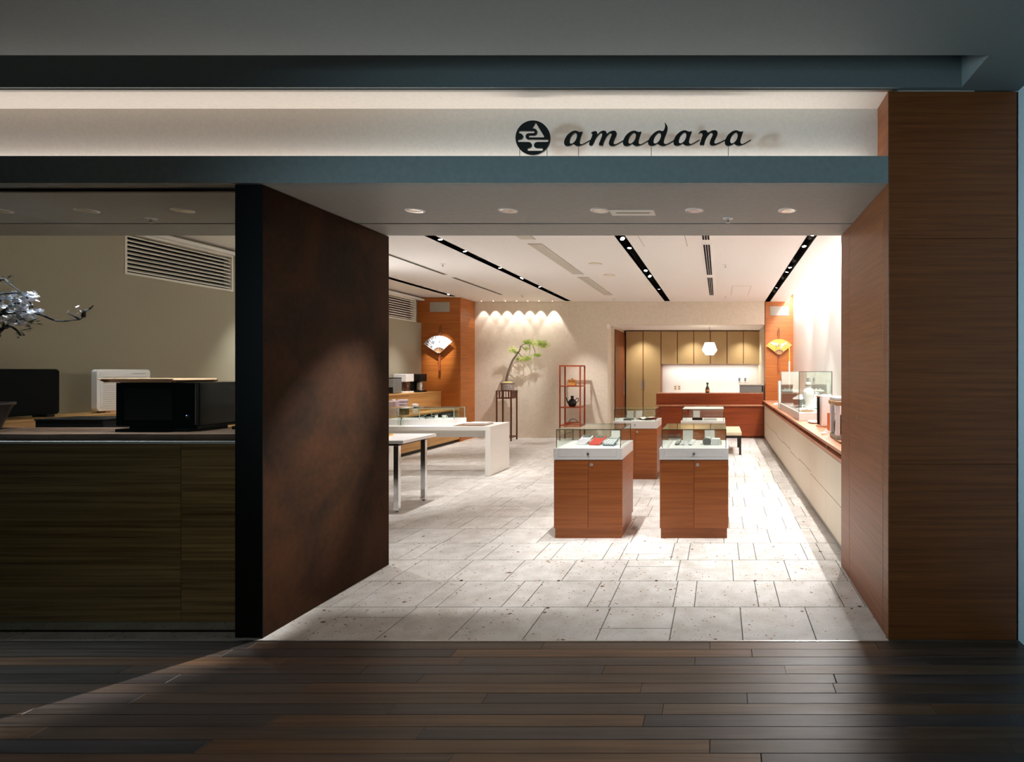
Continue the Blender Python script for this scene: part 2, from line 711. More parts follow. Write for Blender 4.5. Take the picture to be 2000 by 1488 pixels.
pieces.sort(key=seen_area, reverse=True)
G = .003
tile_cache = {}
rest = MB()
for i, (x0, x1, y0, y1) in enumerate(pieces):
    w, d = round(x1 - x0, 3), round(y1 - y0, 3)
    if i < 300:
        if (w, d) not in tile_cache:
            m_ = MB().box(-w / 2 + G, w / 2 - G, -d / 2 + G, d / 2 - G, -.02, 0)
            tile_cache[(w, d)] = m_.mesh('tile', 'limestone', bevel=.0012, bseg=1)
        o = bpy.data.objects.new('tile', tile_cache[(w, d)])
        COL.objects.link(o)
        o.location = ((x0 + x1) / 2, (y0 + y1) / 2, rt.uniform(-.0006, 0))
        o.parent = floor
    else:
        rest.box(x0 + G, x1 - G, y0 + G, y1 - G, -.02, -.0003)
ro = rest.build('tile_field', 'limestone', floor)
ro['kind'] = 'stuff'

struct('trim_1', B(-7.2, XK, Y0 - .012, Y0, -.04, .002), 'steel')

# ---- corridor floor: dark planks laid across
fc = struct('floor_corridor', B(-7.2, XK, -4, Y0 - .012, -.06, -.003), 'black_matt')
rp_ = random.Random(11)
yy, PW = Y0 - .014, .0845
plank_mesh = {}
rowi = 0
while yy > .35:
    ln = [1.25, 1.65, 2.1, .95]
    x = XK - rp_.uniform(.2, 1.6)
    xs = [XK]
    while x > -6.6:
        xs.append(x)
        x -= rp_.choice(ln)
    xs.append(-6.9)
    for a, b_ in zip(xs[1:], xs[:-1]):
        w = round(b_ - a, 2)
        if w not in plank_mesh:
            plank_mesh[w] = MB().box(-w / 2 + .0013, w / 2 - .0013, -PW / 2 + .001, PW / 2 - .001, -.02, 0).mesh('plank', 'dark_plank', bevel=.0012, bseg=1)
        o = bpy.data.objects.new('plank', plank_mesh[w])
        COL.objects.link(o)
        o.location = ((a + b_) / 2, yy - PW / 2, rp_.uniform(-.0008, 0))
        o.parent = fc
    yy -= PW
    rowi += 1
struct('floor_corridor_far', B(-7.2, XK, -4, yy, -.04, 0), 'dark_plank')

# ---- shop ceiling with its long lighting slots
SLOTS = [(-5.91, -5.79, 12.12), (-3.60, -3.48, 12.95), (-1.28, -1.16, 12.95), (1.08, 1.19, YB)]
cm = MB()
xs = -6.85
for a, b_, ye in SLOTS:
    cm.box(xs, a, Y1 - .1, YB + .1, ZC, ZC + .05)
    if ye < YB:
        cm.box(a, b_, ye, YB + .1, ZC, ZC + .05)
    xs = b_
cm.box(xs, 1.565, Y1 - .1, YB + .1, ZC, ZC + .05)
ceil = struct('ceiling', cm, 'ceiling_white')
# cove over the right wall
struct('ceiling_cove', MB().box(1.50, 1.86, Y1 - .1, YB + .1, 3.46, 3.52).box(1.545, 1.565, Y1 - .1, YB + .1, ZC + .05, 3.46), 'ceiling_white')
# ---- walls
struct('wall_right', B(XR, XR + .12, Y1 - .1, YB + .1, 0, 3.5), 'lilac_wall')
LV = [(6.18, 7.56), (10.72, 12.10)]               # louver openings in the left wall
wl = MB().box(XL - .2, XL, 3.3, 12.34, 0, 2.65).box(XL - .2, XL, 3.3, 12.34, 3.14, 3.25)
e = 3.3
for a, b_ in LV:
    wl.box(XL - .2, XL, e, a, 2.65, 3.14)
    e = b_
wl.box(XL - .2, XL - .09, e, 12.34, 2.65, 3.14)
struct('wall_left', wl, 'wall_olive')
struct('trim_2', MB().box(XL - .02, XL + .09, Y1, 12.3, 3.138, 3.15).box(XL + .08, XL + .09, Y1, 12.3, 3.15, 3.178), 'white_paint')
struct('wall_back', MB().box(-5.85, -2.64, YB, YB + .15, 0, 3.4).box(-2.64, 1.07, YB, YB + .15, 2.676, 3.4)
       .box(-5.85, -5.7, 12.5, YB + .15, 0, .01), 'wall_beige')
# wooden piers either side of the back wall
pl = struct('wall_pier_left', B(-6.9, -5.80, 12.36, YB + .15, 0, 3.4), 'veneer_pier')
for z0, z1 in ((0, 1.14), (1.142, 2.06), (2.062, 3.221)):
    B(-6.9, -5.793, 12.34, 12.36, z0, z1).build('panel', 'veneer_pier', pl)
    B(-5.80, -5.785, 12.36, YB, z0, z1).build('panel', 'veneer_pier', pl)
pr = struct('wall_pier_right', B(1.085, 1.86, YB, YB + .2, 0, 3.5), 'veneer_pier')
# recess with the bar behind the back wall
struct('ceiling_recess', B(-2.75, 1.2, YB + .15, 15.5, 2.676, 2.75), 'ceiling_white')
struct('wall_recess_left', MB().box(-2.80, -2.64, YB + .15, 13.52, 0, 2.676).box(-2.80, -2.56, 13.52, 15.4, 0, 2.676), 'wall_beige')
dr = struct('door_1', B(-2.56, -2.53, 13.50, 14.80, 0, 2.6), 'door_wood')
B(-2.53, -2.51, 14.62, 14.67, .95, 1.35).build('handle', 'steel', dr)
struct('trim_3', B(-2.66, -2.60, YB - .012, YB + .06, 2.58, 2.69), 'white_paint')
struct('wall_recess_right', MB().box(1.07, 1.2, YB + .2, 15.4, 0, 2.676), 'cream')
struct('wall_recess_back', B(-2.8, 1.2, 15.22, 15.4, 0, 2.7), 'wall_white')

# ---- entrance soffit, fascia, sign recess
struct('ceiling_soffit', MB().box(-7.2, XP + .9, Y0 + .055, 4.06, ZS, 2.765).box(-7.2, XP + .9, 4.085, Y1, ZS, 2.765)
       .box(-7.2, XP + .9, 4.06, 4.085, ZS + .02, 2.765).box(-7.2, XP + .9, Y1 - .1, Y1, 2.765, 3.5), 'soffit_grey')
struct('trim_4', B(-7.2, XP, Y0, Y0 + .055, ZS - .001, 2.80), 'fascia_grey')
struct('wall_sign_recess', B(-7.2, XP + .5, 3.41, 3.5, 2.765, 3.5), 'sign_wall')
struct('ceiling_sign_recess', B(-7.2, XP + .5, Y0 + .002, 3.41, ZK - .003, 3.3), 'sign_wall')
struct('trim_5', MB().box(-7.2, XP + .02, Y0 - .02, Y0, ZK - .008, ZK), 'steel')
# corridor ceiling with a long recessed trough
struct('ceiling_corridor', MB().box(-7.2, XK, -4, 2.84, ZK, ZK + .05).box(1.385, XK + .1, 2.84, Y0 + .002, ZK, ZK + .05)
       .box(-7.2, 1.385, 3.16, Y0, ZK, ZK + .35).box(-7.2, 1.385, 2.79, 2.84, ZK + .05, ZK + .35)
       .box(1.385, 1.45, 2.84, 3.16, ZK + .05, ZK + .35).box(-7.2, 1.45, 2.79, Y0, ZK + .35, ZK + .4), 'corridor_paint')
struct('wall_corridor_right', B(XK, XK + .15, -4, Y0 + .3, 0, 3.3), 'side_wall_white')
# ---- wooden entrance pier at the right
pe = struct('wall_entrance', B(XP + .02, XK - .005, Y0 + .02, Y1, 0, ZK), 'black_matt')
for z0, z1 in ((.003, 1.018), (1.02, 2.323), (2.325, ZK - .006)):
    B(XP + .003, XK - .012, Y0, Y0 + .02, z0, z1).build('panel', 'veneer', pe, bevel=.001, bseg=1)
for y0, y1 in ((Y0 + .002, 3.298), (3.303, 4.148), (4.153, Y1)):
    p_ = B(XP, XP + .02, y0, y1, .003, 2.643).build('panel', 'veneer', pe, bevel=.0012, bseg=1)
    if y1 == 4.148:
        MB().cyl((XP + .001, 3.89, 1.233), .016, .004, (-1, 0, 0), 14).cyl((XP - .003, 3.89, 1.233), .006, .004, (-1, 0, 0), 8).build('lock', 'steel', p_)
B(XP, XP + .02, Y0 + .002, 3.41, 2.765, ZK - .004).build('panel', 'veneer', pe)

# ---- shop window on the left: one tall pane between a floor and a head rail
w1 = struct('window_1', B(-7.0, -2.83, 3.306, 3.314, .005, 2.635), 'window_glass')
B(-7.0, -2.83, 3.302, 3.318, -.003, .005).build('bottom_rail', 'dark_metal', w1)
B(-7.0, -2.83, 3.298, 3.322, 2.628, 2.645).build('head_rail', 'dark_metal', w1)

# ================================================================== THINGS
# ---- big pivoting partition of rusted steel
t = thing('pivot_partition', 'tall thick rust-brown steel pivoting partition at the shop entrance', 'partition', (-2.74, 3.835, 0))
B(-2.815, -2.665, 3.226, 4.448, .006, ZS - .004).build('core', 'black_matt', t)
B(-2.82, -2.66, 3.22, 3.226, .004, ZS - .003).build('edge_plate', 'black_matt', t)
B(-2.665, -2.66, 3.226, 4.45, .004, ZS - .003).build('face_plate', 'rust_steel', t)
B(-2.82, -2.815, 3.226, 4.45, .004, ZS - .003).build('face_plate', 'rust_steel', t)

# ---- louvers high in the left wall
for n_, ((a, b_), lab) in enumerate(zip(LV, ('white louvered air grille high on left wall behind shop window', 'white louvered air grille beside wooden pier with silver fan'))):
    t = thing('air_grille', lab, 'vent', (XL - .05, (a + b_) / 2, 2.65))
    B(XL - .19, XL - .12, a + .01, b_ - .01, 2.66, 3.13).build('backing', 'black_matt', t)
    MB().box(XL - .1, XL + .006, a, b_, 2.65, 2.675).box(XL - .1, XL + .006, a, b_, 3.115, 3.14) \
        .box(XL - .1, XL + .006, a, a + .025, 2.675, 3.115).box(XL - .1, XL + .006, b_ - .025, b_, 2.675, 3.115).build('frame', 'louver', t)
    for k in range(9):
        z = 2.69 + k * .048
        MB().prism([(XL - .09, z + .032), (XL - .012, z), (XL - .008, z + .012), (XL - .086, z + .044)], a + .025, b_ - .025, 'y').build('slat', 'louver', t)

# ---- shop sign: emblem and lettering on thin pins, standing in the lit recess
SD = 3.30


def sgn(cx, cy, ox=1000, oy=225):
    return ((ox + cx / 8 - 1405) * SD / 1080, H + (727 - (oy + cy / 8)) * SD / 1080)


def flat_shape(name, loops, parent, material, thick=.012):
    cu = bpy.data.curves.new(name, 'CURVE')
    cu.dimensions = '2D'
    cu.fill_mode = 'BOTH'
    cu.extrude = thick / 2
    for lp in loops:
        sp = cu.splines.new('POLY')
        sp.points.add(len(lp) - 1)
        for p, q in zip(sp.points, lp):
            p.co = (q[0], q[1], 0, 1)
        sp.use_cyclic_u = True
    tmp = bpy.data.objects.new('tmp', cu)
    COL.objects.link(tmp)
    dg = bpy.context.evaluated_depsgraph_get()
    me = bpy.data.meshes.new_from_object(tmp.evaluated_get(dg))
    bpy.data.objects.remove(tmp)
    bpy.data.curves.remove(cu)
    me.transform(Matrix(((1, 0, 0, 0), (0, 0, -1, 0), (0, 1, 0, 0), (0, 0, 0, 1))))
    org = ORG[parent.name]
    me.transform(Matrix.Translation((-org[0], SD - org[1], -org[2])))
    me.name = name
    me.materials.clear()
    me.materials.append(MATS[material])
    o = bpy.data.objects.new(name, me)
    COL.objects.link(o)
    o.parent = parent
    return o


def loop(pts, ox=1000, dx=0, dy=0, n=4, smooth=True):
    pts = [(x + dx, y + dy) for x, y in pts]
    if smooth:
        pts = [(v[0], v[1]) for v in spline([(x, y, 0) for x, y in pts], n, True)]
    return [sgn(x, y, ox) for x, y in pts]


ex, ez = sgn(330, 358)
t = thing('emblem_sign', 'round black emblem with cut-out mountain and mist above the shop entrance', 'sign', (ex, SD, ez - .103))
circ = [sgn(330 + 270 * math.cos(2 * math.pi * i / 72), 358 + 270 * math.sin(2 * math.pi * i / 72)) for i in range(72)]
hill = [(372, 118), (508, 340), (500, 352), (275, 352), (263, 343), (264, 328), (275, 320), (352, 320), (378, 308), (393, 285), (396, 255), (386, 232), (366, 217), (342, 213), (316, 212)]
mist = [(118, 250), (345, 250), (356, 260), (355, 277), (345, 286), (262, 288), (236, 297), (219, 318), (217, 346), (230, 371), (256, 384), (560, 385), (573, 394), (573, 412), (560, 422),
        (396, 424), (368, 434), (349, 456), (347, 485), (362, 509), (392, 520), (475, 521), (488, 532), (487, 550), (475, 561), (256, 561), (243, 551), (243, 533), (256, 522), (276, 520),
        (299, 507), (312, 480), (309, 451), (293, 431), (266, 424), (106, 422), (93, 412), (93, 396), (106, 386), (134, 384), (158, 373), (175, 350), (175, 322), (160, 300), (134, 289), (118, 287), (107, 277), (107, 260)]
flat_shape('disc', [circ, loop(hill, smooth=False), loop(mist, smooth=False)], t, 'sign_black')
for cx in (120, 548):
    x, z = sgn(cx, 530)
    MB().cyl((x, SD, 2.765), .0016, z - 2.765, seg=6).build('pin', 'dark_metal', t)
a_out = [(1103, 262), (1085, 320), (1066, 380), (1060, 425), (1068, 449), (1088, 459), (1112, 452), (1165, 423), (1222, 392), (1222, 403), (1170, 435), (1120, 464), (1062, 485), (1020, 486), (988, 472), (964, 455),
         (930, 474), (890, 488), (850, 485), (825, 465), (817, 430), (830, 380), (865, 320), (915, 275), (960, 252), (1005, 247), (1038, 260), (1072, 268)]
a_in = [(1000, 282), (1016, 300), (1018, 340), (1002, 388), (975, 425), (942, 447), (914, 446), (901, 422), (906, 380), (926, 335), (958, 298), (982, 283)]
m_out = [(1238, 286), (1262, 264), (1300, 254), (1326, 262), (1331, 285), (1326, 314), (1350, 290), (1384, 263), (1422, 248), (1456, 250), (1479, 270), (1480, 300), (1505, 280), (1543, 257), (1588, 247), (1622, 256),
         (1637, 285), (1628, 328), (1602, 384), (1587, 425), (1592, 451), (1614, 459), (1642, 449), (1690, 424), (1736, 398), (1736, 410), (1690, 440), (1648, 463), (1602, 485), (1560, 488), (1530, 476), (1515, 445),
         (1526, 398), (1550, 340), (1560, 302), (1545, 286), (1519, 294), (1482, 335), (1452, 388), (1432, 438), (1422, 479), (1396, 480), (1370, 477), (1362, 455), (1380, 405), (1404, 342), (1412, 302), (1400, 284),
         (1377, 288), (1344, 322), (1310, 370), (1286, 420), (1266, 463), (1245, 480), (1216, 476), (1208, 452), (1226, 400), (1250, 340), (1259, 303), (1254, 288)]
d_out = [(548, 120), (574, 150), (590, 182), (590, 230), (576, 280), (555, 330), (537, 385), (532, 425), (543, 448), (569, 456), (597, 446), (645, 420), (690, 396), (690, 408), (650, 434), (608, 458), (550, 483),
         (510, 488), (475, 476), (434, 452), (402, 471), (360, 484), (320, 480), (295, 463), (287, 430), (300, 384), (340, 325), (395, 272), (440, 249), (475, 245), (506, 254), (530, 244), (549, 202), (554, 165)]
n_out = [(1075, 302), (1094, 265), (1130, 246), (1175, 240), (1205, 252), (1216, 274), (1242, 268), (1282, 247), (1325, 240), (1360, 250), (1373, 280), (1364, 322), (1340, 370), (1323, 412), (1322, 437), (1341, 448), (1370, 440), (1430, 415),
         (1490, 386), (1490, 398), (1436, 428), (1390, 453), (1322, 478), (1280, 479), (1256, 463), (1250, 430), (1266, 380), (1290, 330), (1297, 297), (1284, 279), (1254, 286), (1215, 330), (1187, 380), (1170, 430), (1160, 470), (1128, 472), (1100, 470),
         (1094, 452), (1110, 400), (1130, 340), (1139, 307), (1131, 288), (1110, 279), (1090, 286)]
tx, tz = sgn(2100, 500)
t = thing('lettering_sign', 'black italic lettering amadana standing on pins over the entrance', 'sign', (tx, SD, 2.80))
flat_shape('letter_a', [loop(a_out), loop(a_in)], t, 'sign_black')
flat_shape('letter_m', [loop(m_out)], t, 'sign_black')
flat_shape('letter_a', [loop(a_out, dx=918), loop(a_in, dx=918)], t, 'sign_black')
flat_shape('letter_d', [loop(d_out, 1230), loop(a_in, 1230, -530, -2)], t, 'sign_black')
flat_shape('letter_a', [loop(a_out, 1230, -134, -5), loop(a_in, 1230, -134, -5)], t, 'sign_black')
flat_shape('letter_n', [loop(n_out, 1230)], t, 'sign_black')
flat_shape('letter_a', [loop(a_out, 1230, 668, -5), loop(a_in, 1230, 668, -5)], t, 'sign_black')
for cx, ox in ((1040, 1000), (336, 1230), (1540, 1230)):
    x, z = sgn(cx, 480, ox)
    MB().cyl((x, SD, 2.765), .0016, z - 2.765, seg=6).build('pin', 'dark_metal', t)

# ---- lamps ---------------------------------------------------------------


def spotlight(name, label, group, loc, target, power, angle=46, blend=1.0, rad=.034, color=WARM, length=.08, size=.02, housing='dark_metal'):
    loc, target = Vector(loc), Vector(target)
    d = (target - loc).normalized()
    t = thing(name, label, 'spotlight', tuple(loc), 0, group)
    q = d.to_track_quat('Z', 'Y').to_matrix()
    MB().lathe([(rad * .7, -length), (rad, -length * .7), (rad, -.004), (rad * .86, 0), (rad * .86, -.006)], (0, 0, 0), 14, q).build('housing', housing, t, local=True, smooth=True)
    MB().lathe([(rad * .84, -.003), (rad * .6, .001), (.001, .002)], (0, 0, 0), 14, q).build('lens', 'lamp_lens', t, local=True)
    l = bpy.data.lights.new(name + '_beam', 'SPOT')
    l.energy = power
    l.spot_size = R(angle)
    l.spot_blend = blend
    l.shadow_soft_size = size
    l.color = color
    o = bpy.data.objects.new(name + '_beam', l)
    COL.objects.link(o)
    o.parent = t
    o.location = d * .012
    o.rotation_euler = d.to_track_quat('-Z', 'Y').to_euler()
    return t


# black lighting slots in the ceiling
for (a, b_, ye), lab in zip(SLOTS, ('dark lighting slot in ceiling nearest the left wall', 'dark lighting slot in ceiling above the white table', 'dark lighting slot in ceiling above the glass display cases', 'dark lighting slot in ceiling above the right wall counter')):
    t = thing('lighting_slot', lab, 'light slot', ((a + b_) / 2, (Y1 + ye) / 2, ZC))
    MB().box(a - .006, a, Y1, ye, ZC - .002, ZC + .2).box(b_, b_ + .006, Y1, ye, ZC - .002, ZC + .2).box(a - .006, b_ + .006, ye, ye + .006, ZC - .002, ZC + .2) \
        .box(a - .006, b_ + .006, Y1, ye + .006, ZC + .2, ZC + .21).build('channel', 'black_matt', t)
    B((a + b_) / 2 - .018, (a + b_) / 2 + .018, Y1 + .02, ye - .02, ZC + .15, ZC + .2).build('track', 'black', t)
P = 142
ORD = ('first', 'second', 'third', 'fourth', 'fifth', 'sixth', 'seventh', 'eighth', 'ninth', 'tenth', 'eleventh', 'twelfth', 'thirteenth')
zl = ZC + .012
S = []
for y_, tg in ((5.0, (-1.9, 5.2, 0)), (6.2, (-3.9, 6.4, .8)), (7.02, (-3.0, 7.2, 0)), (7.7, (-2.6, 7.9, 0)), (6.6, (-3.75, 8.3, .74)), (8.1, (-4.4, 8.6, .8)), (8.93, (-2.9, 9.2, 0)), (9.9, (-4.4, 9.0, .8)), (10.9, (-2.9, 11.2, 0)), (11.4, (-4.7, 12.6, 1.6)), (11.9, (-3.0, 12.9, .9))):
    S.append((1, -3.54, y_, tg))
for y_, tg in ((4.9, (-.7, 4.4, 0)), (5.4, (-1.22, 5.5, .9)), (6.97, (-.2, 5.6, .9)), (7.5, (-1.3, 7.1, 0)), (9.16, (-1.2, 8.3, .85)), (9.7, (-.2, 8.3, .85)), (5.15, (-2.66, 3.76, 1.05)), (4.62, (-1.9, 4.0, 0)), (4.58, (-1.15, 5.3, .5)), (11.2, (-.9, 11.6, 0))):
    S.append((2, -1.22, y_, tg))
for y_, tg in ((4.9, (.3, 4.9, 0)), (4.6, (-.2, 5.3, .5)), (5.6, (1.3, 5.6, .9)), (6.8, (.45, 7.0, 0)), (7.4, (1.3, 6.8, .9)), (8.9, (1.35, 8.6, 1.0)), (9.3, (.5, 9.4, 0)), (11.0, (.6, 11.6, 0)), (6.95, (1.74, 8.3, 1.95)), (8.4, (1.74, 9.8, 1.95)), (9.9, (1.74, 11.3, 1.95)), (11.5, (1.38, 13.05, 1.95))):
    S.append((3, 1.135, y_, tg))  # the three aimed at the right wall are added to brighten it
for y_, tg in ((5.2, (-6.2, 5.9, 1.0)), (7.9, (-6.65, 7.75, 1.2)), (10.06, (-6.2, 10.6, 1.0)), (10.9, (-6.35, 11.4, 1.2)), (11.45, (-6.22, 12.34, 1.92)), (11.95, (-5.2, 11.6, 0))):
    S.append((0, -5.85, y_, tg))
LAB = ['nearest the left wall', 'above the white table', 'above the glass display cases', 'above the right wall counter']
S.sort(key=lambda a: (a[0], a[2]))
cnt = {}
for si, x_, y_, tg in S:
    cnt[si] = cnt.get(si, 0) + 1
    p_, an = P, 48
    if tg[2] == .5:
        p_, an = 130, 40
    elif tg[0] == 1.74:
        p_, an = 75, 60
    elif tg[0] == -2.66:
        p_, an = 1050, 22
    elif tg[2] > 1.8:
        p_, an = (270 if x_ < 0 else 95), 28
    elif y_ == 5.2 and si == 0:
        p_, an = 70, 40
    elif .7 < tg[2] < 1.7:
        p_, an = 165, 44
    spotlight('spotlight', '%s spotlight from the entrance in the ceiling slot %s' % (ORD[cnt[si] - 1], LAB[si]), 'spotlights in slot %s' % ('one', 'two', 'three', 'four')[si], (x_, y_, zl), tg, p_, an)
# seven tiny wall washers close to the back wall
for k, (px, pw) in enumerate(zip((945, 968, 991, 1013, 1035, 1056, 1082), (15, 20, 20, 36, 20, 22, 40))):
    x_ = (px - 1405) / 1080 * YB
    spotlight('wall_washer', '%s pinhole wall washer from the left, in ceiling over beige back wall' % ORD[k], 'wall washers over the back wall',
              (x_, YB - .13, ZC - .004), (x_, YB - .05, 1.6), pw, 62, .4, .014, (1, .93, .88), .02, .008, 'white_paint')
# unlit downlights in the soffit
for k, x_ in enumerate((-4.87, -4.28, -3.63, -2.06, -1.43, -.81, -.17, .46)):
    t = thing('downlight', '%s round chrome downlight from the left in the grey entrance soffit' % ORD[k], 'downlight', (x_, 3.74, ZS), 0, 'soffit downlights')
    MB().lathe([(.046, -.004), (.062, -.003), (.064, .001), (.046, .001)], (x_, 3.74, ZS), 24).build('trim_ring', 'white_paint', t, smooth=True)
    MB().lathe([(.05, -.0045), (.044, -.0050), (.030, -.0046), (.012, -.0042), (.001, -.004)], (x_, 3.74, ZS), 24).build('reflector', 'chrome', t, smooth=True)
    if k < 3:                                    # cool weak beams added under the three over the window counter
        l = bpy.data.lights.new('window_beam', 'SPOT')
        l.energy, l.spot_size, l.spot_blend, l.shadow_soft_size, l.color = 62, R(84), .9, .03, (.84, .92, 1)
        o = bpy.data.objects.new('window_beam', l)
        COL.objects.link(o)
        o.parent = t
        o.location = (0, 0, -.02)
# lit downlights of the recess
for k, px in enumerate((1252, 1353, 1453)):
    x_ = (px - 1405) / 1080 * 14.45
    t = thing('recess_downlight', '%s round lit downlight from the left above tan cupboards' % ORD[k], 'downlight', (x_, 14.45, 2.676), 0, 'recess downlights')
    MB().lathe([(.05, -.004), (.062, -.004), (.066, .0), (.05, .0)], (x_, 14.45, 2.676), 20).build('trim_ring', 'white_paint', t)
    MB().lathe([(.05, -.002), (.03, -.003), (.001, -.003)], (x_, 14.45, 2.676), 20).build('lens', 'downlight_lens', t)
    l = bpy.data.lights.new('recess_beam', 'SPOT')
    l.energy, l.spot_size, l.spot_blend, l.shadow_soft_size, l.color = 80, R(110), .8, .04, WARM
    o = bpy.data.objects.new('recess_beam', l)
    COL.objects.link(o)
    o.parent = t
    o.location = (0, 0, -.012)

# hexagonal paper lantern hanging in the recess
lx, ly = -.237, 13.5
t = thing('pendant_lantern', 'white faceted paper pendant lantern hanging before tan cupboards', 'lamp', (lx, ly, 1.97))


def lantern_ring(r, z, n=6):
    return [(lx + r * math.sin(2 * math.pi * i / n), ly + r * math.cos(2 * math.pi * i / n), z) for i in range(n)]


rings = [lantern_ring(.115, 1.972), lantern_ring(.215, 2.088), lantern_ring(.135, 2.275)]
for i in range(6):
    j = (i + 1) % 6
    for lo, hi in ((0, 1), (1, 2)):
        MB().quad(rings[lo][i], rings[lo][j], rings[hi][j], rings[hi][i]).build('shade_panel', 'lantern_shade', t)
fr = MB()
for i in range(6):
    j = (i + 1) % 6
    fr.tube([rings[0][i], rings[1][i], rings[2][i]], .003, 5).tube([rings[1][i], rings[1][j]], .003, 5)
fr.build('frame', 'tray_wood', t)
MB().cyl((lx, ly, 2.27), .004, 2.676 - 2.27, seg=6).build('cord', 'ribbon', t)
MB().lathe([(.03, -.02), (.03, 0)], (lx, ly, 2.676), 12).build('ceiling_cap', 'white_paint', t)
# LED strip mesh in the sign ledge
tag(B(-6.7, .9, 3.368, 3.388, 2.765, 2.771).build('led_strip', 'led_strip', origin=(-2.9, 3.378, 2.765)), 'warm white light strip hidden behind the sign ledge', 'light strip')

# ---- ceiling fittings
for (y0, y1), lab in zip(((4.7, 6.94), (7.18, 9.40), (9.70, 11.95)), ('grey linear air grille in ceiling right behind the soffit edge', 'long grey linear air grille left of the round ceiling speakers', 'grey linear air grille in ceiling nearest the back wall')):
    t = thing('air_diffuser', lab, 'vent', (-2.4, (y0 + y1) / 2, ZC))
    B(-2.492, -2.305, y0, y1, ZC - .005, ZC).build('frame', 'vent_grey', t)
    for k in range(9):
        B(-2.482 + k * .0195, -2.474 + k * .0195, y0 + .012, y1 - .012, ZC - .011, ZC - .005).build('slat', 'louver', t)
for (y0, y1), lab in zip(((4.7, 6.95), (7.23, 9.45), (9.75, 11.95)), ('black three-slot air diffuser cut by the soffit edge', 'long black three-slot air diffuser in middle of ceiling', 'black three-slot air diffuser nearest the bar recess')):
    t = thing('slot_diffuser', lab, 'vent', (-.166, (y0 + y1) / 2, ZC))
    B(-.24, -.092, y0 - .04, y1 + .04, ZC - .004, ZC).build('frame', 'ceiling_white', t)
    for k in range(3):
        B(-.212 + k * .032, -.188 + k * .032, y0, y1, ZC - .0065, ZC - .003).build('slot', 'black_matt', t)
for (y0, y1), lab in zip(((4.7, 9.42), (9.76, 11.87)), ('thin dark ceiling slot diffuser partly behind the rust partition', 'thin dark ceiling slot diffuser towards the wooden pier')):
    t = thing('slot_diffuser', lab, 'vent', (-4.68, (y0 + y1) / 2, ZC))
    B(-4.715, -4.645, y0 - .03, y1 + .03, ZC - .004, ZC).build('frame', 'vent_grey', t)
    B(-4.70, -4.668, y0, y1, ZC - .0065, ZC - .003).build('slot', 'black_matt', t)
for px, py, lab in ((865, 515, 'small sprinkler head in ceiling left of the white table slot'), (1417, 517, 'small sprinkler head in ceiling right of the black diffusers'), (1200, 582, 'small sprinkler head in ceiling close to the back wall'),
                    (1417, 578, 'small ceiling sprinkler head nearest the lit right wall'), (1020, 577, 'tiny ceiling sprinkler head above the bonsai')):
    D = 1.671 * 1080 / (727 - py)
    x_ = (px - 1405) / 1080 * D
    t = thing('sprinkler', lab, 'sprinkler', (x_, D, ZC))
    MB().lathe([(.012, -.01), (.042, -.004), (.044, 0)], (x_, D, ZC), 16).build('rose', 'white_paint', t, smooth=True)
    MB().lathe([(.004, -.045), (.02, -.043), (.02, -.04), (.007, -.036), (.008, -.008)], (x_, D, ZC), 12).build('nozzle', 'steel', t, smooth=True)
for x_, lab in ((-.07, 'small sprinkler head in entrance soffit beside the right downlights'), (-4.04, 'small sprinkler head in soffit between the two left downlights')):
    t = thing('sprinkler', lab, 'sprinkler', (x_ + .13 if x_ > -1 else x_, 3.93, ZS))
    cx_ = t.location[0]
    MB().lathe([(.012, -.01), (.036, -.004), (.038, 0)], (cx_, 3.93, ZS), 16).build('rose', 'white_paint', t, smooth=True)
    MB().lathe([(.004, -.035), (.016, -.033), (.016, -.03), (.007, -.026), (.008, -.008)], (cx_, 3.93, ZS), 12).build('nozzle', 'steel', t, smooth=True)
for px, py, lab in ((1163, 515, 'round beige ceiling speaker disc farther from the bar'), (1190, 537, 'round beige ceiling speaker disc nearer the back wall')):
    D = 1.671 * 1080 / (727 - py)
    x_ = (px - 1405) / 1080 * D
    t = thing('ceiling_speaker', lab, 'speaker', (x_, D, ZC))
    MB().lathe([(.09, -.012), (.1, -.006), (.1, 0)], (x_, D, ZC), 24).build('rim', 'cream', t, smooth=True)
    MB().lathe([(.001, -.014), (.088, -.0125), (.088, -.01)], (x_, D, ZC), 24).build('mesh_cover', 'louver', t, smooth=True)
for x0, x1, y0, y1, lab in ((-1.62, -1.0 - .3, 7.9, 8.5, 'a'), (-1.0, -.42, 6.2, 7.35, 'square white access hatch in ceiling between slot and black diffuser'), (.25, .62, 10.7, 12.0, 'white access hatch in ceiling near the right pier')):
    if lab == 'a':
        continue
    t = thing('access_hatch', lab, 'hatch', ((x0 + x1) / 2, (y0 + y1) / 2, ZC))
    B(x0, x1, y0, y1, ZC - .0015, ZC).build('frame', 'vent_grey', t)
    B(x0 + .008, x1 - .008, y0 + .008, y1 - .008, ZC - .003, ZC - .001).build('lid', 'ceiling_white', t)
# small inspection plate in the soffit
xa, xb = (1192 - 1405) / 1080 * 3.78, (1279 - 1405) / 1080 * 3.78
t = thing('soffit_plate', 'white rectangular slotted plate in the entrance soffit', 'plate', ((xa + xb) / 2, 3.79, ZS))
B(xa, xb, 3.72, 3.855, ZS - .004, ZS).build('plate', 'louver', t, bevel=.001, bseg=1)
B(xa + .04, xb - .035, 3.782, 3.79, ZS - .0055, ZS - .003).build('slot', 'black_matt', t)
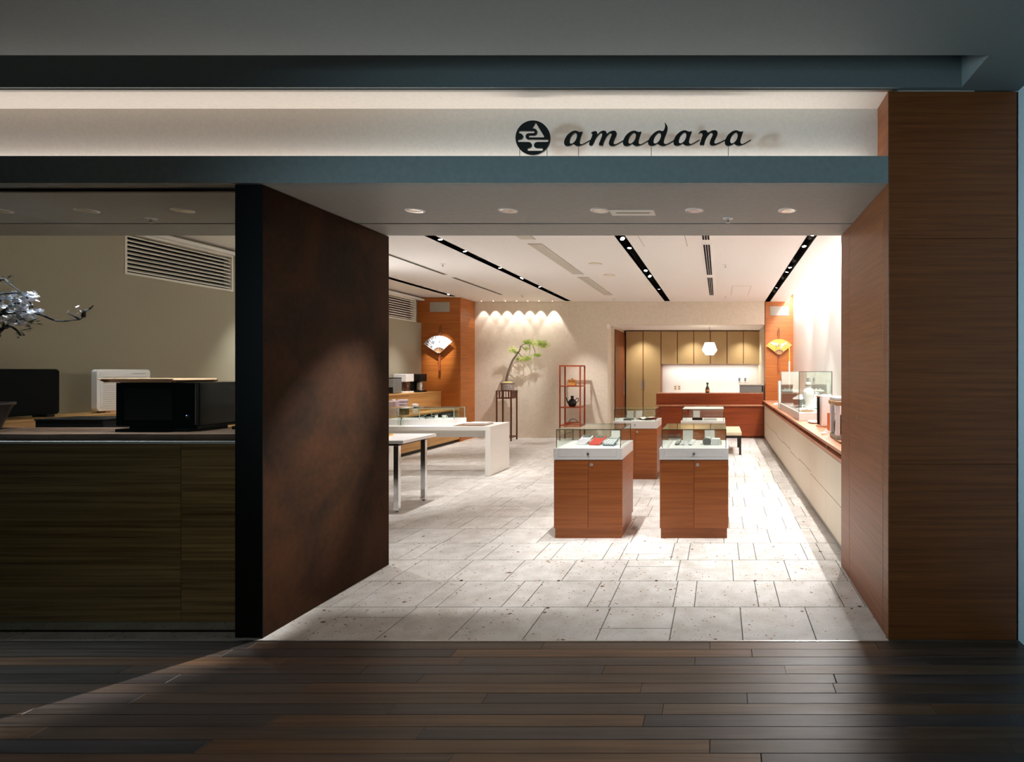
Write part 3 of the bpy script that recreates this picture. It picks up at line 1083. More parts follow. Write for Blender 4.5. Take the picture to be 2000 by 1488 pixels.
# grey return-air panels on the two piers
for x0, x1, z0, z1, yf, lab in ((-6.455, -6.02, 2.898, 3.115, 12.34, 'grey rectangular grille on the pier above the silver fan'), (1.197, 1.645, 2.89, 3.11, YB, 'grey rectangular grille on the pier above the gold fan')):
    t = thing('pier_grille', lab, 'vent', ((x0 + x1) / 2, yf, z0))
    B(x0, x1, yf - .012, yf, z0, z1).build('frame', 'vent_grey', t)
    for k in range(8):
        zz = z0 + .012 + k * (z1 - z0 - .024) / 8
        B(x0 + .012, x1 - .012, yf - .016, yf - .012, zz, zz + (z1 - z0) / 8 - .008).build('slat', 'vent_grey', t)

# ================================================================== FURNITURE
# ---- four glass-topped display cases: width .643, depth .633
CW, CD = .643, .633


def display_case(label, x0, y0, first=[None]):
    if first[0] is not None:
        c = copy_tree(first[0])
        c.location = (x0 + CW / 2, y0 + CD / 2, 0)
        c['label'] = label
        return c
    t = thing('display_case', label, 'display case', (0, 0, 0), 0, 'glass-topped display cases')
    w, d = CW / 2, CD / 2
    B(-w + .012, w - .012, -d + .012, d - .012, 0, .094).build('plinth', 'veneer_case', t)
    B(-w + .004, w, -d + .018, d, .094, .733).build('body', 'veneer_case', t, bevel=.001, bseg=1)
    for a, b_, s in ((-w + .004, -.0015, 0), (.0015, w, 1)):
        dr_ = B(a, b_, -d, -d + .017, .096, .728).build('door', 'veneer_case', t, bevel=.0008, bseg=1)
        if s:
            MB().cyl((.034, -d + .001, .688), .0155, .005, (0, -1, 0), 16).cyl((.034, -d - .004, .688), .006, .004, (0, -1, 0), 8).build('lock', 'lock_silver', dr_)
    B(-w, w, -d + .004, d, .735, .840).build('display_box', 'white_paint', t, bevel=.0015, bseg=1)
    MB().box(-w, -w + .045, -d - .002, -d + .004, .735, .840).box(w - .055, w, -d - .002, -d + .004, .735, .840).box(-w + .045, w - .055, -d - .002, -d + .004, .735, .761).build('drawer_surround', 'white_paint', t)
    dw = B(-w + .047, w - .057, -d - .002, -d + .004, .763, .840).build('drawer', 'white_paint', t)
    MB().cyl((-.0, -d - .001, .788), .012, .006, (0, -1, 0), 14).build('knob', 'steel', dw)
    g, zt = .022, 1.010
    T = .005
    for nm in (((-w + g, w - g, -d + g, -d + g + T, .840, zt)), ((-w + g, w - g, d - g - T, d - g, .840, zt)),
               ((-w + g, -w + g + T, -d + g + T, d - g - T, .840, zt)), ((w - g - T, w - g, -d + g + T, d - g - T, .840, zt)), ((-w + g, w - g, -d + g, d - g, zt, zt + .006))):
        B(*nm).build('pane', 'glass', t)
    E = .0028
    for sx in (-1, 1):
        for sy in (-1, 1):
            x, y_ = sx * (w - g), sy * (d - g)
            B(x - E, x + E, y_ - E, y_ + E, .840, zt).build('glass_edge', 'glass_edge', t)
    for sy in (-1, 1):
        B(-w + g, w - g, sy * (d - g) - E, sy * (d - g) + E, zt, zt + .0065).build('glass_edge', 'glass_edge', t)
    for sx in (-1, 1):
        B(sx * (w - g) - E, sx * (w - g) + E, -d + g, d - g, zt, zt + .0065).build('glass_edge', 'glass_edge', t)
    t.location = (x0 + CW / 2, y0 + CD / 2, 0)
    first[0] = t
    return t


XA, XB, YA, YR = -1.547, -.559, 5.157, 8.01
display_case('wooden display case with three calculators under its glass', XA, YA)
display_case('wooden display case at front right with small white phones under glass', XB, YA)
display_case('wooden display case farther back with open notebook under glass', XA, YR)
display_case('wooden display case farther back nearest the cream bench', XB, YR)
ZT = .840


def on_case(x0, y0, fx, fy):
    return (x0 + CW / 2 + fx, y0 + CD / 2 + fy, ZT)


def calculator(label, loc, rz, body, keys, scr):
    t = thing('calculator', label, 'calculator', loc, rz, 'calculators')
    w, d = .055, .085

    def zs(y_):
        return .016 + (y_ + d) / (2 * d) * .060
    MB().prism([(-d, .001), (d, .058), (d, zs(d)), (-d, zs(-d))], -w, w, 'x').build('body', body, t, bevel=.002, bseg=1, local=True)
    MB().prism([(d * .42, zs(d * .42) - .001), (d * .9, zs(d * .9) - .001), (d * .9, zs(d * .9) + .003), (d * .42, zs(d * .42) + .003)], -w * .82, w * .82, 'x').build('screen', scr, t, local=True)
    for r_ in range(4):
        for c_ in range(4):
            x, y_ = -w * .82 + c_ * w * .45, -d * .88 + r_ * d * .3
            y2 = y_ + d * .2
            MB().prism([(y_, zs(y_) - .001), (y2, zs(y2) - .001), (y2, zs(y2) + .004), (y_, zs(y_) + .004)], x, x + w * .32, 'x').build('key', keys, t, local=True)
    MB().prism([(.03, 0), (.075, 0), (.075, .05), (.03, .034)], -.035, .035, 'x').build('stand', 'white_paint', t, local=True)
    return t


calculator('white desk calculator under glass beside a red one', on_case(XA, YA, -.115, .02), R(-14), 'white_paint', 'lilac', 'screen_grey')
calculator('red desk calculator between a white and a grey one', on_case(XA, YA, .025, -.02), R(-14), 'calc_red', 'calc_red', 'screen_grey')
calculator('blue-grey desk calculator beside the red one', on_case(XA, YA, .175, -.08), R(-14), 'calc_grey', 'white_paint', 'vent_grey')


def card(label, loc, w=.085, h=.13, rz=0.0, m='paper'):
    t = thing('info_card', label, 'card', loc, rz)
    MB().prism([(0, 0), (.003, 0), (.028, h), (.025, h)], -w / 2, w / 2, 'x').build('sheet', m, t, local=True)
    MB().prism([(.028, 0), (.05, 0), (.05, .004), (.028, .004)], -w / 3, w / 3, 'x').prism([(.046, 0), (.05, 0), (.026, h * .7), (.022, h * .7)], -.012, .012, 'x').build('easel', m, t, local=True)
    for k in range(4):
        MB().prism([(.0035 + .0002 * 0, 0), (.0045, 0), (.0045, .004), (.0035, .004)], -w * .3, w * (.3 if k % 2 else .15), 'x')
    return t


card('white upright info card behind the blue-grey calculator', on_case(XA, YA, .185, .06), .095, .125, R(-6))
card('white upright info card behind the slim phones', on_case(XB, YA, -.08, .09), .10, .125)
card('white upright info card behind the dark grey rounded gadget', on_case(XB, YA, .14, .09), .10, .125)
card('white upright info card, left one beside the notebook', on_case(XA, YR, -.13, .06), .10, .125, R(-8))
card('white upright info card with yellow foot beside the notebook', on_case(XA, YR, .0, .06), .10, .125, R(-8))
card('pale upright info card in case nearest the bench', on_case(XB, YR, -.11, .09), .10, .125)


def handset(label, loc, rz, a, b_, L_=.09, w=.022):
    t = thing('phone_handset', label, 'phone', (loc[0], loc[1], loc[2] + L_ / 2 * .36), rz)
    t.rotation_euler = (R(21), 0, rz)
    MB().prism(rounded(-w, w, -L_ / 2, L_ / 2, .01), 0, .016).build('body', a, t, bevel=.002, bseg=1, local=True)
    MB().prism(rounded(-w * .75, w * .75, .002, L_ / 2 - .008, .004), .0155, .0175).build('screen', b_, t, local=True)
    for r_ in range(3):
        for c_ in range(3):
            B(-w * .7 + c_ * w * .5, -w * .7 + c_ * w * .5 + w * .36, -L_ / 2 + .006 + r_ * .012, -L_ / 2 + .014 + r_ * .012, .0155, .0175).build('key', b_, t, local=True)
    return t


handset('dark grey slim phone, leftmost under the front right glass', on_case(XB, YA, -.165, -.05), R(-16), 'grey_plastic', 'vent_grey')
handset('short white phone beside the dark grey slim phone', on_case(XB, YA, -.105, -.07), R(-16), 'white_paint', 'lilac', .065)
handset('slim white phone lying flat, in the middle of the front right case', on_case(XB, YA, -.03, -.06), R(-24), 'white_gloss', 'white_paint', .10)
t = thing('grey_gadget', 'dark grey rounded gadget with a white knob under glass', 'gadget', on_case(XB, YA, .115, -.03))
MB().prism(rounded(-.04, .04, 0, .062, .022), -.04, .04, 'y').build('body', 'grey_plastic', t, bevel=.003, bseg=1, local=True)
MB().lathe([(.02, .06), (.02, .072), (.014, .076)], (.012, -.01, 0), 14).build('knob', 'white_paint', t, smooth=True, local=True)
t = thing('white_gadget', 'white cube gadget beside the dark grey rounded gadget', 'gadget', on_case(XB, YA, .205, -.03))
MB().prism(rounded(-.042, .042, 0, .06, .008), -.045, .045, 'y').build('body', 'white_paint', t, bevel=.003, bseg=1, local=True)
B(.043, .056, -.03, .03, .0, .04).build('side_port', 'cream', t, local=True)
# farther cases
t = thing('organiser', 'flat dark organiser lying left of the open notebook', 'organiser', on_case(XA, YR, -.12, -.10), R(-10))
B(-.06, .06, -.08, .08, 0, .022).build('cover', 'grey_plastic', t, bevel=.004, local=True)
B(-.052, .052, -.07, .05, .022, .026).build('screen', 'screen_grey', t, local=True)
t = thing('notebook', 'open white notebook with dark cover under glass', 'notebook', on_case(XA, YR, .12, -.04), R(-24))
MB().prism([(-.12, .012), (0, 0), (.12, .03), (.12, .034), (0, .004), (-.12, .016)], -.075, .075, 'y').build('cover', 'leather', t, local=True)
MB().prism([(-.115, .016), (-.06, .03), (0, .006), (.06, .034), (.115, .036), (.115, .042), (.06, .042), (0, .014), (-.06, .038), (-.115, .022)], -.07, .07, 'y').build('pages', 'paper', t, local=True)
t = thing('red_case', 'small red leather case right of the notebook', 'case', on_case(XA, YR, .225, .03), R(-12))
B(-.05, .05, -.035, .035, 0, .028).build('body', 'calc_red', t, bevel=.008, local=True)
B(-.05, .05, -.036, -.034, .012, .016).build('seam', 'leather', t, local=True)
t = thing('white_leaflet', 'flat white leaflet in front of the yellow-footed card', 'leaflet', on_case(XA, YR, .0, -.12), R(-10))
B(-.05, .05, -.035, .035, 0, .003).build('sheet', 'paper', t, local=True)
t = thing('black_recorder', 'flat black oblong device in the case nearest the bench', 'device', on_case(XB, YR, -.09, -.09))
B(-.075, .075, -.03, .03, 0, .034).build('body', 'black', t, bevel=.004, local=True)
B(-.06, .06, -.022, .01, .034, .037).build('panel', 'dark_metal', t, local=True)
t = thing('white_keyboard', 'flat white keyboard in the case nearest the bench', 'keyboard', on_case(XB, YR, .10, -.05))
B(-.1, .1, -.06, .06, 0, .02).build('body', 'white_paint', t, bevel=.004, local=True)
for r_ in range(3):
    for c_ in range(8):
        B(-.09 + c_ * .0228, -.071 + c_ * .0228, -.045 + r_ * .03, -.021 + r_ * .03, .02, .024).build('key', 'lilac', t, local=True)
# floor outlet plate by the first case
t = thing('floor_outlet', 'grey floor outlet plate beside the calculator case', 'outlet', (-.845, 5.5, 0))
B(-.875, -.815, 5.45, 5.56, -.001, .003).build('plate', 'steel', t, bevel=.001, bseg=1)
B(-.862, -.828, 5.47, 5.54, .003, .005).build('lid', 'vent_grey', t)
for px, py, lab in ((901, 1133.5, 'first small floor bolt from the left along the third tile course'), (1091, 1134, 'second small floor bolt from the left along the third tile course'), (1282, 1134, 'third small floor bolt from the left along the third tile course'),
                    (1475, 1134, 'fourth small floor bolt from the left along the third tile course'), (1666, 1134, 'floor bolt beside the wooden entrance pier')):
    D = 1674 / (py - 727)
    x_ = (px - 1405) / 1080 * D
    tag(MB().lathe([(.002, .003), (.009, .0025), (.012, .001), (.012, -.003)], (x_, D, 0), 14).build('floor_bolt', 'dark_metal', origin=(x_, D, 0)), lab, 'bolt', 'floor bolts')

# ---- bench
t = thing('bench', 'cream cushioned bench with dark legs behind the display cases', 'bench', (.185, 10.9, 0))
B(-.05, .42, 10.36, 11.46, .36, .43).build('cushion', 'cushion', t, bevel=.018, bseg=3, smooth=True)
MB().box(-.04, .41, 10.37, 10.41, .32, .36).box(-.04, .41, 11.41, 11.45, .32, .36).box(-.04, 0, 10.41, 11.41, .32, .36).box(.37, .41, 10.41, 11.41, .32, .36).build('frame', 'dark_metal', t)
for x_ in (-.04, .37):
    for y_ in (10.37, 11.41):
        B(x_, x_ + .04, y_, y_ + .04, 0, .32).build('leg', 'dark_metal', t)

# ---- long counter along the right wall: drawer units, one worktop
XF = 1.046
units = [4.50, 5.45, 7.26, 9.07, 10.88, 12.9]
ulab = ('cream drawer unit hidden nearest the wooden entrance pier', 'cream drawer unit seen right beside the wooden entrance pier', 'second visible cream drawer unit along the right counter', 'third visible cream drawer unit along the right counter', 'cream drawer unit farthest along the right counter, by the bar')
for (a, b_), lab in zip(zip(units[:-1], units[1:]), ulab):
    t = thing('drawer_unit', lab, 'cabinet', ((XF + XR) / 2, (a + b_) / 2, 0), 0, 'cream drawer units')
    B(XF + .02, XR - .005, a + .001, b_ - .001, .055, .765).build('carcass', 'drawer_cream', t)
    B(XF + .012, XR - .05, a, b_, 0, .055).build('kick_plate', 'steel', t)
    B(XF + .0, XR - .005, a, b_, .766, .80).build('wood_rail', 'counter_wood', t)
    B(XF + .16, XR - .005, a, b_, .80, .855).build('recess_back', 'black_matt', t)
    n = max(1, round((b_ - a) / .9))
    for k in range(n):
        ya, yb = a + (b_ - a) * k / n + .002, a + (b_ - a) * (k + 1) / n - .002
        zm = .41 if k % 2 else .385
        B(XF, XF + .02, ya, yb, .058, zm).build('drawer_front', 'drawer_cream', t, bevel=.001, bseg=1)
        B(XF, XF + .02, ya, yb, zm + .007, .763).build('drawer_front', 'drawer_cream', t, bevel=.001, bseg=1)
        B(XF + .008, XF + .019, ya, yb, zm, zm + .007).build('finger_groove', 'gold', t)
    for yy in (a + .004,):
        B(XF + .01, XF + .16, yy, yy + .02, .80, .855).build('spacer', 'counter_wood', t)
tag(B(XF - .02, XR, 4.48, 13.07, .855, .885).build('worktop', 'counter_wood', origin=(1.39, 8.77, .855), bevel=.002, bseg=1), 'long pinkish wooden worktop along the bright right wall', 'worktop')
ZW = .885
# glass showcase on the worktop
t = thing('glass_showcase', 'tall glass showcase on white base upon the right worktop', 'showcase', (1.35, 8.87, ZW))
B(1.10, 1.60, 7.64, 10.1, ZW, .99).build('base', 'white_paint', t, bevel=.002, bseg=1)
gx0, gx1, gy0, gy1, gz = 1.116, 1.576, 7.74, 10.0, 1.555
for q in ((gx0, gx1, gy0, gy0 + .006, .99, gz), (gx0, gx1, gy1 - .006, gy1, .99, gz), (gx0, gx0 + .006, gy0 + .006, gy1 - .006, .99, gz), (gx1 - .006, gx1, gy0 + .006, gy1 - .006, .99, gz), (gx0, gx1, gy0, gy1, gz, gz + .006)):
    B(*q).build('pane', 'glass', t)
for x_ in (gx0, gx1):
    for y_ in (gy0, gy1):
        B(x_ - .004, x_ + .004, y_ - .004, y_ + .004, .99, gz).build('glass_edge', 'glass_edge', t)
    B(x_ - .004, x_ + .004, gy0, gy1, gz, gz + .007).build('glass_edge', 'glass_edge', t)
for y_ in (gy0, gy1):
    B(gx0, gx1, y_ - .004, y_ + .004, gz, gz + .007).build('glass_edge', 'glass_edge', t)
# things inside and around it
t = thing('steam_iron', 'grey wedge-shaped iron with white handle and legs in the glass showcase', 'appliance', (1.32, 9.0, .99), R(70))
MB().prism([(-.22, .03), (.2, .03), (.26, .16), (-.2, .13)], -.07, .07, 'y').build('body', 'grey_plastic', t, bevel=.012, local=True)
MB().prism([(-.24, .13), (.27, .165), (.24, .19), (-.2, .155)], -.08, .08, 'y').build('lid', 'white_gloss', t, bevel=.006, local=True)
for x_ in (-.2, .18):
    for y_ in (-.06, .06):
        MB().tube([(x_ * .8, y_, .06), (x_ * 1.15, y_ * 1.3, .0)], .009, 6).build('leg', 'white_paint', t, local=True)
t = thing('juicer', 'white rounded juicer with tall neck in the glass showcase', 'appliance', (1.32, 8.2, .99))
MB().lathe([(.001, 0), (.10, 0), (.105, .015), (.07, .04), (.045, .09), (.05, .14), (.085, .2), (.09, .25), (.07, .30), (.038, .33), (.038, .40), (.028, .415), (.001, .415)], (0, 0, 0), 24).build('body', 'white_gloss', t, smooth=True, local=True)
MB().tube([(.1, 0, .26), (.15, 0, .25), (.155, 0, .14), (.085, 0, .08)], .013, 8).build('handle', 'white_gloss', t, smooth=True, local=True)
MB().lathe([(.048, .36), (.05, .37), (.048, .38)], (0, 0, 0), 18).build('collar', 'vent_grey', t, local=True)
t = thing('toaster', 'white box toaster with slanted face behind the juicer', 'appliance', (1.45, 8.55, .99))
B(-.1, .1, -.12, .12, .01, .22).build('body', 'white_paint', t, bevel=.02, bseg=3, smooth=True, local=True)
for k in (-1, 1):
    B(-.03 + k * .035, .03 + k * .035 - .03, -.09, .09, .219, .222).build('slot', 'black', t, local=True)
t = thing('bread_board', 'round wooden board with white crumbs in the glass showcase', 'board', (1.25, 7.9, .99))
MB().lathe([(.001, 0), (.10, 0), (.105, .008), (.1, .016), (.001, .016)], (0, 0, 0), 24).build('board', 'tray_wood', t, smooth=True, local=True)
for k in range(5):
    MB().lathe([(.001, 0), (.018, .004), (.02, .014), (.001, .024)], (.05 * math.cos(k * 1.3), .05 * math.sin(k * 1.3), .015), 10).build('bun', 'cup_white', t, smooth=True, local=True)
t = thing('telephone_base', 'grey box phone with white lid at the far end of the worktop', 'phone', (1.33, 10.5, ZW))
B(-.15, .13, -.12, .12, 0, .30).build('body', 'grey_plastic', t, bevel=.01, local=True)
B(-.16, .14, -.13, .13, .30, .33).build('lid', 'white_paint', t, bevel=.008, local=True)
for k in range(3):
    MB().lathe([(.02, .33), (.02, .35), (.012, .36)], (-.09 + k * .07, -.05, 0), 12).build('knob', 'white_paint', t, smooth=True, local=True)
t = thing('slim_humidifier', 'slim white upright humidifier at the far end of the worktop', 'appliance', (1.12, 10.25, ZW))
MB().prism(rounded(-.03, .03, -.05, .05, .02), 0, .5).build('body', 'white_gloss', t, bevel=.004, bseg=1, local=True)
MB().prism(rounded(-.02, .02, -.03, .03, .012), .5, .51).build('cap', 'vent_grey', t, local=True)
t = thing('stick_vacuum', 'thin white stick with tan upper part before the gold fan pier', 'appliance', (1.36, 10.75, ZW))
MB().tube([(0, 0, .03), (0, 0, .88)], .014, 10).build('pole', 'white_paint', t, smooth=True, local=True)
MB().tube([(0, 0, .88), (0, 0, 1.2)], .011, 10).build('upper_pole', 'gold', t, smooth=True, local=True)
B(-.09, .09, -.05, .05, 0, .035).build('head', 'white_paint', t, bevel=.01, local=True)
t = thing('papers', 'small loose white papers at the far end of the right worktop', 'papers', (1.2, 11.6, ZW))
for k in range(3):
    B(-.07 + k * .03, .03 + k * .03, -.1 + k * .12, .02 + k * .12, .002 * k, .002 * k + .002).build('sheet', 'paper', t, local=True)
# coffee corner nearest the pier
t = thing('coffee_maker', 'white coffee maker with wooden lid and dark carafe, cut by the pier', 'coffee maker', (1.235, 5.6, ZW))
B(-.085, .17, -.16, .16, 0, .04).build('base', 'vent_grey', t, bevel=.008, local=True)
B(-.085, -.045, .10, .16, .04, .36).build('column', 'white_gloss', t, bevel=.006, local=True)
B(-.085, -.045, -.16, -.10, .04, .36).build('column', 'white_gloss', t, bevel=.006, local=True)
B(.08, .17, -.16, .16, .04, .40).build('tank', 'white_gloss', t, bevel=.01, local=True)
B(-.10, .09, -.17, .17, .335, .385).build('lid', 'tray_wood', t, bevel=.015, bseg=3, local=True)
B(-.09, .16, -.16, .16, .385, .42).build('cover', 'white_gloss', t, bevel=.012, local=True)
MB().lathe([(.001, 0), (.06, 0), (.075, .03), (.075, .11), (.055, .16), (.06, .19), (.001, .19)], (0, 0, .045), 20).build('carafe', 'coffee_glass', t, smooth=True, local=True)
t = thing('tower_speaker', 'tall white tower with black side beside the glass showcase', 'appliance', (1.31, 6.75, ZW))
B(-.075, .06, -.075, .075, .012, .385).build('body', 'white_gloss', t, bevel=.012, bseg=3, smooth=True, local=True)
B(-.1, .05, .076, .12, .02, .36).build('side_panel', 'dark_metal', t, bevel=.004, local=True)
B(-.105, .06, .07, .125, .36, .378).build('lid', 'tray_wood', t, bevel=.004, local=True)
B(-.11, .07, -.09, .13, 0, .012).build('foot', 'counter_wood', t, local=True)
t = thing('wood_stand', 'small orange wooden bracket stand beside the coffee maker', 'stand', (1.24, 6.2, ZW))
B(-.025, .0, -.03, .03, 0, .21).build('upright', 'orange_wood', t, local=True)
B(0, .06, -.03, .03, .185, .21).build('arm', 'orange_wood', t, local=True)
B(-.05, .09, -.05, .05, 0, .012).build('foot', 'white_paint', t, local=True)
t = thing('white_scale', 'flat white kitchen scale before the glass showcase base', 'scale', (1.27, 7.25, ZW))
MB().prism(rounded(-.1, .1, -.12, .12, .04), .012, .03).build('plate', 'white_gloss', t, bevel=.004, bseg=1, local=True)
MB().prism(rounded(-.085, .085, -.1, .1, .03), 0, .012).build('base', 'dark_metal', t, local=True)
t = thing('cable_plug', 'small white plug lying before the coffee maker', 'plug', (1.11, 5.9, ZW))
B(-.02, .03, -.03, .03, 0, .022).build('body', 'white_paint', t, bevel=.004, local=True)
MB().tube([(.02, .02, .01), (.05, .08, .008), (.03, .16, .008), (.06, .22, .008)], .006, 6).build('cable', 'white_paint', t, local=True)
t = thing('wood_knife', 'thin brown wooden stick lying on the worktop by the pier', 'stick', (1.13, 5.25, ZW))
MB().tube([(0, .12, .008), (.0, -.12, .008)], [.006, .011], 8).build('shaft', 'leather', t, local=True)
MB().lathe([(.001, 0), (.012, .004), (.001, .012)], (0, .125, .0), 8).build('tip', 'steel', t, local=True)

# ---- bar counter in front of the recess
t = thing('bar_counter', 'red-brown wooden bar counter before the tan cupboards', 'counter', (-.2, 13.1, 0))
xb0, xb1, yb = -1.49, 1.04, 12.98
B(xb0 + .04, xb1, yb + .06, yb + .45, 0, .055).build('plinth', 'door_wood', t)
B(xb0, xb1, yb + .0, yb + .55, .055, .757).build('lower_front', 'veneer_red', t)
B(xb0 - .02, xb1, yb - .06, yb + .1, .757, .79).build('ledge', 'counter_wood', t, bevel=.003, bseg=1)
B(xb0, xb1, yb + .06, yb + .55, .79, 1.045).build('upper_front', 'veneer_red', t)
B(xb0, xb1, yb + .05, yb + .56, 1.045, 1.062).build('top', 'counter_wood', t, bevel=.002, bseg=1)
t = thing('figurine_bottle', 'small dark green figurine bottle on the bar counter', 'bottle', (-.285, 13.2, 1.062))
MB().lathe([(.001, 0), (.045, 0), (.05, .02), (.05, .09), (.03, .14), (.017, .17), (.017, .2), (.001, .2)], (0, 0, 0), 18).build('body', 'bottle_green', t, smooth=True, local=True)
MB().lathe([(.022, .2), (.03, .215), (.03, .235), (.015, .245), (.001, .245)], (0, 0, 0), 14).build('cap', 'pot_dark', t, smooth=True, local=True)
MB().lathe([(.051, .03), (.053, .035), (.053, .075), (.051, .08)], (0, 0, 0), 18).build('label_band', 'basket', t, local=True)
t = thing('cash_register', 'grey box-shaped cash register at right end of the bar', 'register', (.77, 13.28, 1.062))
B(.49, 1.05, 13.12, 13.48, 1.062, 1.24).build('body', 'grey_plastic', t, bevel=.008)
B(.48, 1.06, 13.10, 13.5, 1.24, 1.262).build('lid', 'vent_grey', t, bevel=.004)
B(1.005, 1.04, 13.112, 13.12, 1.09, 1.22).build('side_slot', 'black', t)
# cupboards behind the bar
yc = 14.83
seams = [(p - 1405) / 1080 * yc for p in (1222, 1256, 1291, 1323, 1355, 1387.5, 1420, 1452, 1484)]
t = thing('tall_cupboard', 'tall tan two-door cupboard left of the bar niche', 'cupboard', ((seams[0] + seams[2]) / 2, yc + .2, 0))
B(seams[0], seams[2], yc + .02, 15.2, 0, 2.66).build('carcass', 'door_wood', t)
for k in range(2):
    d_ = B(seams[k] + .012, seams[k + 1] - .012, yc, yc + .02, .06, 2.65).build('door', 'cabinet_tan', t)
    xx = seams[1] + (-.05 if k == 0 else .016)
    B(xx, xx + .034, yc - .006, yc, 1.10, 1.32).build('handle', 'steel', d_)
for k in range(2, 8):
    t = thing('wall_cupboard', 'tan wall cupboard above the lit niche, %s from the left' % ORD[k - 2], 'cupboard', ((seams[k] + seams[k + 1]) / 2, yc + .2, 1.77), 0, 'wall cupboards above the niche')
    B(seams[k], seams[k + 1], yc + .02, 15.2, 1.775, 2.66).build('carcass', 'door_wood', t)
    B(seams[k] + .011, seams[k + 1] - .011, yc, yc + .02, 1.77, 2.65).build('door', 'cabinet_tan', t)
B_ = thing('base_cupboard', 'low counter base below the lit niche behind the bar', 'cupboard', (-.23, 15.0, 0))
B(seams[2], seams[8], yc, 15.2, 0, .9).build('carcass', 'cabinet_tan', B_)
B(seams[2], seams[8], yc - .02, 15.2, .9, .93).build('top', 'white_paint', B_)
for px, lab in ((1319, 'left white socket plate on the niche wall'), (1326.5, 'right white socket plate on the niche wall')):
    x_ = (px - 1405) / 1080 * 15.2
    t = thing('socket_plate', lab, 'socket', (x_, 15.21, 1.06))
    B(x_ - .037, x_ + .037, 15.21, 15.22, 1.055, 1.19).build('plate', 'cream', t)
    for z in (1.085, 1.14):
        B(x_ - .016, x_ + .016, 15.205, 15.211, z, z + .025).build('outlet', 'leather', t)
for px, lab in ((1445.5, 'left small wall intercom above the cash register'), (1457, 'right small wall intercom above the cash register')):
    x_ = (px - 1405) / 1080 * 15.2
    t = thing('wall_intercom', lab, 'intercom', (x_, 15.2, 1.29))
    B(x_ - .06, x_ + .06, 15.19, 15.22, 1.285, 1.42).build('body', 'white_paint', t, bevel=.004, bseg=1)
    B(x_ - .045, x_ + .005, 15.182, 15.19, 1.30, 1.40).build('screen', 'grey_plastic', t)

# ---- fans on the two piers


def fan(label, px, pz, yf, paper, tilt, rout, rin, spots, cord='ribbon'):
    t = thing('folding_fan', label, 'fan', (px, yf - .11, pz))
    a0, a1, n = 38 + tilt, 142 + tilt, 26
    mb = MB()
    for i in range(n):
        f0, f1 = a0 + (a1 - a0) * i / n, a0 + (a1 - a0) * (i + 1) / n
        d0, d1 = (.006 if i % 2 else -.006), (-.006 if i % 2 else .006)
        pts = []
        for a, dd in ((f0, d0), (f1, d1)):
            c, s = math.cos(R(a)), math.sin(R(a))
            pts += [(rin * c, dd, rin * s), (rout * c, dd, rout * s)]
        mb.quad(pts[0], pts[2], pts[3], pts[1])
        mb.quad(*[(p[0], p[1] + .003, p[2]) for p in (pts[1], pts[3], pts[2], pts[0])])
    mb.build('paper', paper, t, local=True)
    for i in range(9):
        a = a0 + (a1 - a0) * i / 8
        c, s = math.cos(R(a)), math.sin(R(a))
        MB().tube([(-.02 * c, .004, -.02 * s), (rin * 1.15 * c, .004, rin * 1.15 * s)], [.004, .006], 5).build('rib', 'tray_wood', t, local=True)
    for fa, fr_, ww, hh, m in spots:
        a = R(a0 + (a1 - a0) * fa)
        r_ = rin + (rout - rin) * fr_
        cx, cz = r_ * math.cos(a), r_ * math.sin(a)
        k = MB()
        k.prism([(cx + ww * math.cos(2 * math.pi * j / 9) * (1 + .25 * math.sin(3 * j)), cz + hh * math.sin(2 * math.pi * j / 9)) for j in range(9)], -.0115, -.0085, 'y')
        k.build('painted_motif', m, t, local=True)
    arc = [(rin * math.cos(R(a0 + (a1 - a0) * j / 12)), rin * math.sin(R(a0 + (a1 - a0) * j / 12))) for j in range(13)] + [(rin * .72 * math.cos(R(a1 - (a1 - a0) * j / 12)), rin * .72 * math.sin(R(a1 - (a1 - a0) * j / 12))) for j in range(13)]
    MB().prism(arc, .006, .01, 'y').build('guard_band', 'pot_dark', t, local=True)
    MB().cyl((0, .012, 0), .02, .03, (0, -1, 0), 12).build('rivet', 'dark_metal', t, local=True)
    MB().tube([(-.012, .06, .62), (-.018, .05, .5), (-.012, .02, rout - .04), (.012, .02, rout - .04), (.018, .05, .5), (.012, .06, .62), (0, .11, .66)], .006, 6).build('hanging_cord', cord, t, local=True)
    MB().prism([(-.02, -.01), (.02, -.01), (.024, -.34), (.017, -.40), (.006, -.36), (-.006, -.36), (-.017, -.40), (-.024, -.34)], .02, .03, 'y').build('tassel', 'tassel', t, local=True)
    MB().tube([(0, .015, 0), (0, .108, 0)], .008, 6).build('wall_hook', 'dark_metal', t, local=True)
    return t


fan('silver-white folding fan with blue motifs on the left pier', (857 - 1405) / 1080 * 12.23, H + (727 - 691) / 1080 * 12.23, 12.34, 'fan_paper', 4, .40, .145,
    [(.95, .7, .022, .018, 'grey_plastic'), (.86, .85, .02, .026, 'grey_plastic'), (.7, .55, .034, .026, 'calc_grey'), (.9, .3, .022, .02, 'grey_plastic'), (.55, .9, .016, .014, 'calc_grey'), (.42, .5, .018, .018, 'calc_grey'), (.66, .9, .012, .018, 'grey_plastic')])
fan('golden folding fan with white flower motifs on the right pier', (1522 - 1405) / 1080 * 12.97, H + (727 - 693.5) / 1080 * 12.97, YB, 'gold', 1, .375, .13,
    [(.72, .65, .045, .036, 'cup_white'), (.6, .55, .03, .03, 'cup_white'), (.32, .5, .04, .04, 'cup_white'), (.22, .72, .03, .03, 'cup_white'), (.8, .85, .02, .018, 'cup_white'), (.66, .32, .02, .02, 'grey_plastic'), (.35, .22, .022, .02, 'cup_white'), (.52, .4, .012, .03, 'grey_plastic')], 'leather')

